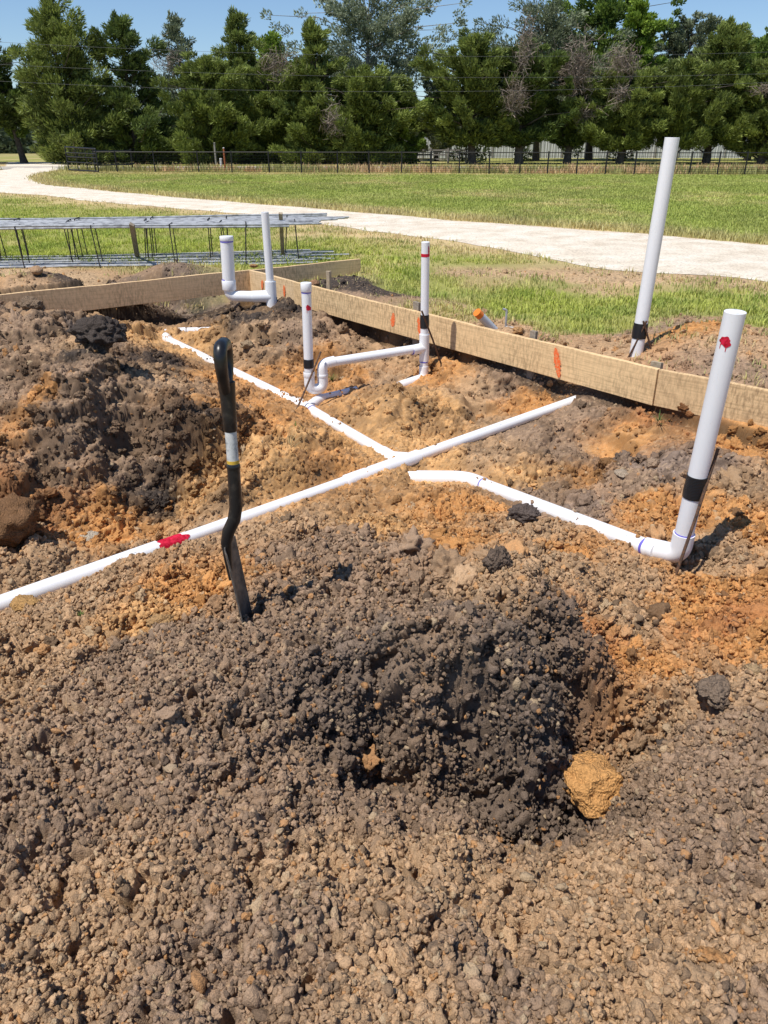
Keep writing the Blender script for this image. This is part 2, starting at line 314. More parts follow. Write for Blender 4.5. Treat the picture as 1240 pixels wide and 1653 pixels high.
# soil kinds: D grey-brown, T tan, O orange, K near-black, G grey-tan, R rust, B dark brown with shade of slopes and undercut painted in
PAL = {'D': (.325, .220, .146), 'T': (.47, .305, .175), 'O': (.57, .278, .098), 'K': (.058, .046, .040), 'G': (.285, .208, .160),
       'R': (.48, .21, .08), 'B': (.20, .146, .110), 'S': (.50, .345, .20), 'Y': (.62, .355, .150)}
COLP = [(-0.79, 0.98, 'T'), (-0.4, 0.96, 'D'), (0.0, 0.96, 'T'), (0.4, 0.98, 'T'), (0.8, 0.99, 'D'), (-0.93, 1.64, 'D'), (-0.59, 1.71, 'D'), (-0.19, 1.4, 'T'), (0.12, 1.31, 'T'), (0.45, 1.36, 'T'), (0.77, 1.41, 'D'), (1.03, 1.49, 'D'), (0.54, 1.15, 'T'), (-0.69, 1.22, 'T'), (-0.31, 1.15, 'D'), (0.17, 1.03, 'D'), (0.76, 1.17, 'T'), (0.0, 1.7, 'D'), (-0.31, 1.64, 'D'), (-0.69, 2.19, 'D'), (-0.28, 2.44, 'D'), (-0.05, 2.38, 'D'), (0.17, 2.13, 'D'), (0.35, 1.92, 'B'), (0.55, 2.22, 'B'), (-0.04, 2.17, 'B'), (0.18, 2.18, 'B'), (0.53, 2.02, 'B'), (0.61, 1.99, 'B'), (0.04, 2.13, 'D'), (-0.13, 2.11, 'B'), (0.48, 2.11, 'B'), (0.76, 2.46, 'B'), (0.66, 2.18, 'B'), (0.43, 2.55, 'T'), (0.81, 3.13, 'T'), (0.25, 3.39, 'O'), (-0.07, 3.85, 'Y'), (0.49, 4.23, 'O'), (-0.5, 3.21, 'D'), (-0.66, 3.9, 'T'), (-0.19, 3.49, 'D'), (0.0, 3.23, 'D'), (0.83, 3.79, 'T'), (1.01, 3.54, 'O'), (1.04, 2.86, 'T'), (1.38, 3.03, 'O'), (1.6, 3.23, 'O'), (1.06, 2.48, 'O'), (1.12, 2.3, 'T'), (1.52, 2.83, 'R'), (1.32, 2.28, 'T'), (0.84, 2.53, 'R'), (0.75, 2.07, 'T'), (1.05, 1.86, 'D'), (0.94, 2.1, 'T'), (1.56, 2.62, 'O'), (0.96, 2.55, 'O'), (1.23, 3.29, 'T'), (1.16, 2.17, 'D'), (1.03, 2.16, 'D'), (1.29, 2.01, 'D'), (-1.7, 3.17, 'T'), (-1.53, 2.51, 'T'), (-1.4, 3.11, 'T'), (-1.24, 3.17, 'O'), (-0.93, 3.15, 'O'), (-1.66, 3.4, 'T'), (-0.8, 2.93, 'O'), (-1.0, 2.44, 'D'), (-1.01, 2.85, 'Y'), (-1.87, 4.41, 'O'), (-1.4, 4.94, 'Y'), (-0.76, 5.07, 'Y'), (-1.07, 5.63, 'O'), (-0.44, 5.13, 'O'), (-0.28, 5.4, 'Y'), (-1.08, 5.08, 'Y'), (-2.01, 3.9, 'T'), (-1.18, 4.1, 'T'), (-0.65, 5.5, 'Y'), (-0.37, 5.39, 'O'), (-0.85, 5.23, 'Y'), (-1.42, 5.65, 'O'), (-2.76, 5.42, 'D'), (-2.33, 5.46, 'D'), (-2.29, 5.9, 'K'), (-2.86, 6.4, 'D'), (-1.87, 5.23, 'D'), (-1.66, 4.98, 'K'), (-2.54, 5.23, 'O'), (-2.28, 4.3, 'R'), (-2.3, 5.09, 'D'), (-1.4, 5.8, 'D'), (-2.28, 8.8, 'Y'), (-2.61, 8.76, 'Y'), (-1.75, 7.37, 'O'), (-1.32, 8.17, 'T'), (-1.54, 8.76, 'K'), (-1.33, 9.32, 'K'), (-0.93, 8.22, 'D'), (-0.53, 9.43, 'D'), (-0.13, 8.17, 'T'), (-0.37, 7.39, 'O'), (0.1, 5.98, 'Y'), (0.48, 7.25, 'O'), (0.76, 6.59, 'T'), (0.42, 6.23, 'Y'), (1.22, 6.39, 'O'), (1.15, 6.97, 'D'), (1.66, 6.02, 'D'), (2.27, 5.59, 'R'), (1.67, 5.07, 'G'), (1.89, 4.72, 'G'), (1.3, 5.4, 'D'), (1.12, 5.73, 'D'), (1.4, 4.85, 'O'), (0.98, 4.86, 'Y'), (1.18, 4.27, 'G'), (1.61, 4.18, 'O'), (2.14, 4.33, 'T'), (1.99, 3.8, 'O'), (1.72, 3.54, 'T'), (-2.26, 6.27, 'K'), (-1.91, 6.07, 'D'), (-2.06, 7.37, 'K'), (-2.28, 5.12, 'D'), (-2.46, 6.21, 'T'), (-1.94, 5.96, 'T'), (-4.24, 9.29, 'T'), (-1.03, 6.19, 'O'), (0.0, 7.36, 'T'), (-1.09, 5.36, 'Y'), (-1.45, 5.53, 'K'), (0.22, 5.17, 'Y'), (-0.1, 5.53, 'Y'), (0.55, 5.92, 'Y'), (1.04, 6.19, 'T'), (1.73, 5.36, 'O'), (2.51, 5.05, 'O'), (1.06, 4.65, 'D'), (1.61, 4.55, 'D'), (0.83, 5.32, 'T'), (1.79, 3.9, 'O'), (-2.9, 10.71, 'B'), (-3.5, 10.47, 'B'), (-2.35, 10.99, 'B'), (-3.25, 8.14, 'B'), (-3.36, 11.14, 'B'), (-3.84, 10.51, 'K'), (-2.67, 10.85, 'K'), (-0.64, 7.84, 'O'), (-1.05, 7.55, 'O'), (-2.0, 6.27, 'T'), (-2.16, 5.5, 'D'), (-4.54, 10.17, 'K'), (-3.95, 10.09, 'K'), (-3.51, 10.7, 'O'), (-4.48, 11.09, 'S'), (-5.67, 11.74, 'S'), (-0.15, 9.83, 'K'), (-0.48, 10.29, 'K'), (0.22, 9.12, 'D'), (0.56, 8.85, 'T'), (0.93, 8.33, 'T'), (1.29, 8.02, 'T'), (2.74, 7.08, 'O'), (3.0, 6.37, 'T'), (2.19, 7.13, 'T'), (2.86, 7.03, 'O'), (3.48, 6.97, 'T'), (2.77, 7.89, 'D'), (2.73, 5.94, 'D'), (-4.35, 13.41, 'S'), (-2.79, 13.41, 'S'), (-1.86, 14.21, 'S'), (1.31, 12.04, 'S'), (2.36, 12.69, 'S'), (0.83, 13.41, 'S'), (2.01, 9.06, 'S'), (4.29, 11.45, 'S'), (0.21, 13.41, 'S'), (4.87, 9.97, 'S'), (2.88, 11.18, 'S'), (-0.7, 11.22, 'K'), (-5, 3, 'D'), (-5, 6, 'D'), (-5, 9, 'O'), (5, 3, 'T'), (5, 5, 'T'), (0, 0, 'T'), (-3, 0, 'D'), (3, 0, 'D'), (6, 8, 'S'), (-7, 11, 'S'), (4, 12, 'S')]
GRASSP = np.array([(-6.25, 13.04, 0.55), (-5.45, 12.56, 0.1), (-4.94, 12.23, 0.0), (-4.4, 12.04, 0.05), (-3.8, 12.23, 0.35), (-2.99, 12.04, 0.5), (-2.65, 12.69, 0.9), (-4.86, 13.41, 0.6), (-4.16, 14.64, 1.0), (-3.55, 17.25, 1.0), (-6.4, 16.11, 1.0), (-8.14, 17.25, 1.0), (-1.97, 15.1, 1.0), (-1.09, 14.21, 0.9), (-0.23, 15.1, 1.0), (-0.2, 13.04, 1.0), (0.0, 11.45, 1.0), (0.49, 10.42, 0.9), (0.37, 12.04, 1.0), (0.68, 10.92, 0.8), (0.25, 10.42, 0.7), (1.12, 12.04, 0.05), (1.01, 13.04, 0.35), (1.77, 12.69, 0.0), (2.42, 13.04, 0.05), (2.62, 12.04, 0.05), (1.37, 10.92, 0.4), (0.9, 14.64, 0.15), (2.3, 14.21, 0.0), (2.95, 11.45, 0.0), (2.17, 10.66, 0.6), (2.78, 10.42, 0.3), (1.31, 9.16, 1.0), (2.03, 9.16, 1.0), (1.88, 9.97, 1.0), (2.38, 8.81, 1.0), (2.48, 8.16, 0.7), (1.83, 8.16, 0.8), (1.51, 8.63, 0.9), (3.77, 9.97, 0.8), (3.85, 9.16, 0.9), (4.38, 9.55, 0.95), (4.51, 9.16, 0.8), (3.76, 10.42, 0.5), (3.39, 11.45, 0.1), (4.49, 12.04, 0.1), (4.95, 10.92, 0.3), (3.8, 7.73, 0.9), (3.61, 7.59, 0.8), (3.33, 8.16, 0.0), (3.33, 7.34, 0.0), (2.7, 7.59, 0.0), (2.29, 7.46, 0.0), (-0.51, 10.92, 0.0), (-0.16, 10.19, 0.0), (0.15, 9.63, 0.1), (-4.91, 11.02, 0.0), (-4.1, 11.18, 0.0), (-3.35, 11.62, 0.05), (3.25, 9.55, 0.9), (4.6, 8.47, 0.9), (3.28, 6.45, 0.0), (-0.37, 12.04, 0.5), (0.73, 9.16, 0.3), (1.03, 8.63, 0.4), (1.14, 7.87, 0.0), (1.96, 7.34, 0.0), (4.63, 7.34, 1.0), (-1.18, 12.69, 1.0), (-1.46, 12.56, 0.9), (-6, 10, 0.2), (-7, 8, 0.5), (6, 6, 0.6), (6, 3, 0.3), (-7, 4, 0.3), (-7, 0, 0.3), (7, 0, 0.3), (0, -2.5, 0.2)], float)

# ------------------------------------------------------------------ pipe runs (needed before the soil, so that it is dug around them)
PR = 0.0455
MAIN = [(-2.2906, 3.3603, -0.5000), (1.4997, 6.2837, -0.2500)]
MAIN_END = tuple(MAIN[1][i] + (MAIN[1][i] - MAIN[0][i]) * .06 for i in range(3))
BRANCH = [(0.0731, 5.2873, -0.3400), (-0.7065, 6.6383, -0.3750), (-2.6345, 9.2871, -0.3700)]
BRANCH_ELBOW = [(-2.6345, 9.2871, -0.3700), (-2.7581, 9.5897, -0.3700), (-2.4839, 9.6718, -0.3650), (-2.1051, 9.8045, -0.3550)]
STUB = [(-0.7065, 6.6383, -0.3750), (-0.5739, 6.8828, -0.3700), (-0.2654, 7.1070, -0.3600)]
LAT = [(0.0900, 5.1490, -0.4300), (0.5849, 5.0671, -0.4000), (1.4484, 3.5966, -0.1950)]
FOOT = [(0.3911, 7.2021, -0.2418), (0.1176, 7.1078, -0.2996)]
RIS = (1.5487, 3.5419, -0.1800)
RIS_TOP = (RIS[0] + 0.012, RIS[1] - 0.075, 1.085)

def seg_d(px, py, a, b):
    ax, ay = a[0], a[1]; bx, by = b[0], b[1]
    L = (bx - ax) ** 2 + (by - ay) ** 2
    t = np.clip(((px - ax) * (bx - ax) + (py - ay) * (by - ay)) / L, 0, 1)
    return np.hypot(px - ax - t * (bx - ax), py - ay - t * (by - ay)), a[2] + t * (b[2] - a[2]), t

B_L0 = Vector((-4.3852, 8.9934, 0.2000)); B_C = Vector((-1.8434, 10.8981, 0.2000)); B_475 = Vector((-1.1219, 9.9084, 0.2000)); B_J = Vector((2.0915, 5.7693, 0.2000))
DL = (B_C - B_L0).normalized(); DR = (B_J - B_C).normalized()
NL = Vector((DL.y, -DL.x, 0)); NR = Vector((DR.y, -DR.x, 0))   # both point into the pad

def tps(P, V, Q, lam=4e-4):
    n = len(P); d = np.hypot(P[:, None, 0] - P[None, :, 0], P[:, None, 1] - P[None, :, 1])
    K = np.where(d > 0, d * d * np.log(np.maximum(d, 1e-9)), 0) + lam * np.eye(n)
    A = np.zeros((n + 3, n + 3)); A[:n, :n] = K; A[:n, n] = 1; A[:n, n + 1:] = P; A[n, :n] = 1; A[n + 1:, :n] = P.T
    wv_ = np.linalg.solve(A, np.concatenate([V, np.zeros(3)]))
    out = np.zeros(len(Q))
    for i in range(0, len(Q), 40000):
        q = Q[i:i + 40000]; d = np.hypot(q[:, None, 0] - P[None, :, 0], q[:, None, 1] - P[None, :, 1])
        out[i:i + 40000] = np.where(d > 0, d * d * np.log(np.maximum(d, 1e-9)), 0) @ wv_[:n] + wv_[n] + q @ wv_[n + 1:]
    return out

GX0, GX1, GY0, GY1, GS = -9.0, 9.0, -3.0, 13.0, 0.025
gx = np.arange(GX0, GX1 + 1e-6, GS); gy = np.arange(GY0, GY1 + 1e-6, GS)
GX, GY = np.meshgrid(gx, gy)
def macro_grid():
    # warp the sample positions so that no outline is smooth
    wx = GX + .16 * (fbm(GX * 2.1, GY * 2.1, 3, 3) - .5) + .05 * (fbm(GX * 9, GY * 9, 5, 3) - .5)
    wy = GY + .16 * (fbm(GX * 2.1, GY * 2.1, 8, 3) - .5) + .05 * (fbm(GX * 9, GY * 9, 9, 3) - .5)
    cs = 6   # solve on a coarser grid
    cxs = np.arange(GX0 - .3, GX1 + .3, .06); cys = np.arange(GY0 - .3, GY1 + .3, .06)
    qx, qy = np.meshgrid(cxs, cys)
    z = tps(CTRL[:, :2], CTRL[:, 2], np.stack([qx.ravel(), qy.ravel()], 1)).reshape(qx.shape)
    fx = (wx - cxs[0]) / .06; fy = (wy - cys[0]) / .06
    ix = np.clip(fx.astype(int), 0, len(cxs) - 2); iy = np.clip(fy.astype(int), 0, len(cys) - 2); fx -= ix; fy -= iy
    z = (z[iy, ix] * (1 - fx) + z[iy, ix + 1] * fx) * (1 - fy) + (z[iy + 1, ix] * (1 - fx) + z[iy + 1, ix + 1] * fx) * fy
    dl = (GX - B_L0.x) * NL.x + (GY - B_L0.y) * NL.y; dr = (GX - B_C.x) * NR.x + (GY - B_C.y) * NR.y
    d_in = np.minimum(dl, dr)                      # >0 inside the forms
    inside = smooth(-.05, .15, d_in)
    ux = GX * DR.x + GY * DR.y
    # rough lumpy ground inside: medium and small hummocks, small scarps
    rough = (fbm(GX * 1.7, GY * 1.7, 21, 4, .42) - .5) * .21
    ridg = np.abs(fbm(GX * 3.1 + 5, GY * 3.1, 44, 2) - .5); rough += -(.05 - np.minimum(ridg, .05)) * .6
    near = smooth(4.2, 2.6, GY)
    z = z + rough * inside * (1 - .62 * near) + (fbm(GX * .6, GY * .6, 51, 3) - .5) * .05 * (1 - inside)
    # terrace the banks a little: dug with a bucket, so cuts are steep and treads flat
    tz = .15; sh_ = .5 * fbm(GX * 1.3, GY * 1.3, 61, 3); q = z / tz + sh_; fq = q - np.floor(q)
    st = (np.floor(q) + smooth(.32, .68, fq) - sh_) * tz
    z = z + (st - z) * .75 * inside * (1 - .9 * near) * smooth(.30, .62, fbm(GX * .8, GY * .8, 66, 2))
    z = z + ((fbm(GX * 5, GY * 5, 31, 4, .55) - .5) * .13 + .05 * (np.maximum(0, fbm(GX * 7, GY * 7, 37, 3) - .52) * 4)) * inside * (1 - .62 * near)
    # edge of the dig: undercut below the boards, deepest along the left one; spoil banked behind them
    nb = fbm(GX * 4, GY * 4, 71, 3)
    lim_l = -.30 - .16 * nb + np.maximum(0, dl - .30) * 1.2
    along_r = (GX - B_C.x) * DR.x + (GY - B_C.y) * DR.y
    deep = smooth(4.6, 3.4, along_r)
    lim_r = -.155 - .05 * nb - .12 * deep * (.4 + 1.2 * nb) + np.maximum(0, dr - .12) * 1.3
    wall = np.clip((-.05 - dl) / .06, 0, 1); lim_l = np.where(dl < -.05, lim_l * (1 - wall) + .13 * wall, lim_l)
    wallr = np.clip((-.05 - dr) / .06, 0, 1); lim_r = np.where(dr < -.05, lim_r * (1 - wallr) + .13 * wallr, lim_r)
    z = np.where((d_in > -.22) & (dl < .8) & (dl <= dr + .05), np.minimum(z, lim_l), z)
    z = np.where((d_in > -.15) & (dr < .7), np.minimum(z, lim_r), z)
    z = np.where(d_in <= -.05, np.minimum(z, .13 + .05 * nb + np.minimum(-d_in, 1.2) * .28), z)
    # pipes: trench around each run so that the upper half shows, and bedding right under it
    nz = (fbm(GX * 5, GY * 5, 81, 3) - .5)
    runs = [(MAIN[0], MAIN[1]), (MAIN[1], MAIN_END), (BRANCH[0], BRANCH[1]), (BRANCH[1], BRANCH[2]), (STUB[0], STUB[1]), (STUB[1], STUB[2]), (LAT[0], LAT[1]), (LAT[1], LAT[2]),
            (BRANCH_ELBOW[2], BRANCH_ELBOW[3]), (FOOT[0], FOOT[1])]
    for k, (a, b) in enumerate(runs):
        d, zp, t = seg_d(GX, GY, a, b)
        cr = lambda px_, py_: (b[0] - a[0]) * (py_ - a[1]) - (b[1] - a[1]) * (px_ - a[0])
        front = (cr(GX, GY) * cr(0.0, 0.0) > 0) & (t > .001) & (t < .999)       # the near bank is laid back, the far bank is cut steep
        slope = np.where(front, .30 + .10 * nz, 1.1)
        top = zp + PR * (-.05 if k != 7 else -.25) + nz * .05 + np.maximum(0, d - np.where(front, .12, .085) - .05 * nz) * slope
        top = np.where(d > 1.5, 9, top)
        if k == 1: top = top + .15 * t
        if k == 5: top = top + .07 * smooth(.55, 1, t)
        if k == 6: top = top + .12 * smooth(.3, 0, t)
        if k == 8: top = top - .03 + .06 * smooth(.2, .5, t) * (fbm(GX * 9, GY * 9, 91, 2) > .52)
        if k == 9: top = top - .03
        if k in (0, 2, 3, 7): top = top + (.055 if k != 7 else .03) * smooth(.50, .62, fbm(t * (16 if k == 0 else 11) + k * 5, d * 3, 95, 2)) * (smooth(.43, .38, t) if k == 0 else smooth(.25, .4, t) if k == 2 else .55 if k == 3 else 1)
        if k == 1: top = np.where(front, 9, top)
        z = np.where(d_in > -.05, np.minimum(z, top), z)
        z = np.where(d_in > -.05, np.maximum(z, zp - PR * .75 - np.maximum(0, d - .09) * .9 + nz * .03), z)
    # crumbs slumped over the main run behind the shovel
    for (cx_, cy_, r_, h_) in [(-0.991, 4.574, 0.13, 0.1), (-1.088, 4.57, 0.06, 0.02), (-0.781, 4.614, 0.08, 0.03), (0.0, 5.018, 0.08, 0.02)]:
        z = z + h_ * np.exp(-((GX - cx_) ** 2 + (GY - cy_) ** 2) / (r_ * r_))
    # flat outside and towards the rim of this patch
    e = np.minimum(np.minimum(GX - GX0, GX1 - GX), np.minimum(GY - GY0, GY1 - GY))
    z = z * smooth(0, 1.2, e)
    return z.astype(np.float32), d_in
ZG, D_IN = macro_grid()
def gsample(G, x, y):
    fx = (np.asarray(x, float) - GX0) / GS; fy = (np.asarray(y, float) - GY0) / GS
    ix = np.clip(np.floor(fx).astype(int), 0, G.shape[1] - 2); iy = np.clip(np.floor(fy).astype(int), 0, G.shape[0] - 2)
    fx = np.clip(fx - ix, 0, 1); fy = np.clip(fy - iy, 0, 1)
    return (G[iy, ix] * (1 - fx) + G[iy, ix + 1] * fx) * (1 - fy) + (G[iy + 1, ix] * (1 - fx) + G[iy + 1, ix + 1] * fx) * fy
PIPE_D = np.full(GX.shape, 9.0)
for a_, b_ in [(MAIN[0], MAIN[1]), (BRANCH[0], BRANCH[1]), (BRANCH[1], BRANCH[2]), (STUB[0], STUB[1]), (STUB[1], STUB[2]), (LAT[0], LAT[1]), (LAT[1], LAT[2]), (BRANCH_ELBOW[2], BRANCH_ELBOW[3]), (FOOT[0], FOOT[1])]:
    PIPE_D = np.minimum(PIPE_D, seg_d(GX, GY, a_, b_)[0])
def zat(x, y): return float(gsample(ZG, x, y))

# gravel drive as a strip between two measured edges
ROAD_N = np.array([(6.415, 7.337), (5.388, 11.125), (3.513, 12.231), (2.658, 13.798), (1.122, 16.323), (-0.276, 18.142), (-2.752, 21.449), (-5.624, 24.143), (-9.803, 27.882), (-12.577, 30.939), (-15.207, 32.936), (-19.924, 38.355), (-24.936, 47.526), (-26.521, 54.497), (-27.15, 59.464), (-34.44, 76.911), (-38.691, 87.086)], float); ROAD_F = np.array([(10.889, 13.042), (7.397, 15.589), (5.911, 17.248), (4.614, 18.414), (2.989, 19.742), (0.0, 22.414), (-3.299, 25.882), (-6.755, 29.165), (-10.302, 32.936), (-13.178, 36.195), (-15.227, 38.355), (-17.53, 42.114), (-19.665, 46.671), (-21.269, 51.278), (-22.841, 56.874), (-23.657, 62.298), (-31.407, 84.301)], float)
def resample(P, n):
    d = np.concatenate([[0], np.cumsum(np.hypot(*np.diff(P[:, :2], axis=0).T))]); t = np.linspace(0, d[-1], n)
    return np.stack([np.interp(t, d, P[:, 0]), np.interp(t, d, P[:, 1])], 1)
def catmull(P, k=8):
    Q = np.vstack([2 * P[0] - P[1], P, 2 * P[-1] - P[-2]]); out = []
    for i in range(1, len(Q) - 2):
        for t in np.linspace(0, 1, k, endpoint=False):
            a, b, c, d = Q[i - 1], Q[i], Q[i + 1], Q[i + 2]
            out.append(.5 * (2 * b + (c - a) * t + (2 * a - 5 * b + 4 * c - d) * t * t + (3 * b - a - 3 * c + d) * t ** 3))
    out.append(P[-1]); return np.array(out)
RN = catmull(ROAD_N[:, :2]); RF = catmull(ROAD_F[:, :2])
def road_dist(x, y):
    """signed: negative inside the drive"""
    poly = np.vstack([RN[::2], RF[::-2]])
    inside = np.zeros(x.shape, bool); dmin = np.full(x.shape, 1e9)
    for i in range(len(poly)):
        a = poly[i]; b = poly[(i + 1) % len(poly)]
        c = ((a[1] > y) != (b[1] > y))
        with np.errstate(divide='ignore', invalid='ignore'):
            xi = (b[0] - a[0]) * (y - a[1]) / (b[1] - a[1] + 1e-12) + a[0]
        inside ^= c & (x < xi)
        dd, _, _ = seg_d(x, y, (a[0], a[1], 0), (b[0], b[1], 0)); dmin = np.minimum(dmin, dd)
    return np.where(inside, -dmin, dmin)

def idw(P, V, x, y, p=4.0, eps=.02):
    num = np.zeros(x.shape + (V.shape[1],), np.float32); den = np.zeros(x.shape, np.float32)
    for q, v in zip(P, V):
        w_ = 1.0 / ((x - q[0]) ** 2 + (y - q[1]) ** 2 + eps) ** (p / 2)
        w_ = w_.astype(np.float32); num += w_[..., None] * v.astype(np.float32); den += w_
    return num / den[..., None]

# soil colour and grass cover on a 5 cm grid
def cover_grid():
    x = GX[::2, ::2]; y = GY[::2, ::2]
    wx = x + .35 * (fbm(x * 2.3, y * 2.3, 103, 4, .6) - .5); wy = y + .35 * (fbm(x * 2.3, y * 2.3, 108, 4, .6) - .5)
    P = np.array([c[:2] for c in COLP]); V = np.array([PAL[c[2]] for c in COLP])
    col = idw(P, V, wx, wy, 5.0, .004)
    g = idw(GRASSP[:, :2], GRASSP[:, 2:3], wx + .3 * (fbm(x * 1.3, y * 1.3, 203, 3) - .5), wy, 4.0, .02)[..., 0]
    din = D_IN[::2, ::2]
    g = g * smooth(-.12, -.4, din)
    return col, g
COLG, GRG = cover_grid()
def csample(x, y):
    fx = np.clip(((x - GX0) / (2 * GS)).astype(int), 0, COLG.shape[1] - 1); fy = np.clip(((y - GY0) / (2 * GS)).astype(int), 0, COLG.shape[0] - 1)
    return COLG[fy, fx], GRG[fy, fx]

STRAW = np.array((.56, .42, .22)); GREENG = np.array((.31, .31, .09)); SANDY = np.array((.46, .31, .19))
def field_color(x, y):
    """ground under the grass outside the dig: green with straw-coloured and bare streaks; also how green it is"""
    n = fbm(x * .35, y * .22, 301, 4); n2 = fbm(x * 1.7, y * 1.1, 311, 4)
    rd = road_dist(x, y)
    edge = smooth(1.8, .1, rd) * .75 + smooth(4.5, 1.0, rd) * .28 * (y > 14)
    straw = np.clip(smooth(.52, .72, .6 * n + .4 * n2) * .7 + edge, 0, 1)
    straw = np.maximum(straw, smooth(50, 54, y + 2 * (n2 - .5)) * smooth(70, 60, y) * (.35 + .9 * n2))
    c = GREENG[None] * (1 - straw)[:, None] + STRAW[None] * straw[:, None]
    c = c * (.75 + .5 * n2)[:, None]
    return c, 1 - straw, rd

def soil_tint(x, y, col):
    """steep cuts are darkened, their shade painted into the soil colour; pockets of dark topsoil are mixed through the clay of the dig"""
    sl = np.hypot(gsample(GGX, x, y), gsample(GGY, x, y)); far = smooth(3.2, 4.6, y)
    c = col * (1 - .42 * smooth(.55, 1.5, sl) * (.35 + .65 * far))[:, None]  # painted shade: the steeper the face, the darker its colour
    n = .65 * fbm(x * 2.6, y * 2.6, 581, 4, .55) + .35 * fbm(x * 11, y * 11, 587, 3)
    k = (smooth(.535, .585, n) * .40 * far * smooth(-.1, .1, gsample(D_IN, x, y)))[:, None]
    return c * (1 - k) + np.array((.13, .080, .048))[None] * k
GGY, GGX = np.gradient(ZG, GS)
FCG, _g, RDG = field_color(GX[::2, ::2].ravel(), GY[::2, ::2].ravel())
FCG = FCG.reshape(COLG.shape); RDG = RDG.reshape(GRG.shape)
def fsample(x, y):
    fx = np.clip(((x - GX0) / (2 * GS)).astype(int), 0, COLG.shape[1] - 1); fy = np.clip(((y - GY0) / (2 * GS)).astype(int), 0, COLG.shape[0] - 1)
    return FCG[fy, fx], RDG[fy, fx]

GGY, GGX = np.gradient(ZG, GS)
def medium(x, y):
    """hummocks and fist-sized lumps under the crumbs (metres, along the slope normal)"""
    far = smooth(3.0, 6.0, np.hypot(x, y)); big = smooth(.45, .7, fbm(x * 1.1, y * 1.1, 401, 3))
    z = gsample(ZG, x, y); shr = .35 + .55 * far; sx_ = x - z * shr; sy_ = y + z * (shr + .1)
    h0, r0 = lumps(sx_, sy_, .13, 501, .25); h1, r1 = lumps(sx_, sy_, .058, 511, .45)
    v = h0 * .13 * .30 * (.3 + .9 * big) * (.4 + .3 * far) + h1 * .058 * .50 * (.4 + .8 * big)
    v = v + ((fbm(sx_ * 13, sy_ * 13, 551, 4, .65) - .5) * .098 - .055 * smooth(.60, .74, fbm(sx_ * 19, sy_ * 19, 557, 3))) * (1 - .72 * far)
    return v * (.15 + .85 * smooth(.06, .3, gsample(PIPE_D, x, y))) - .004

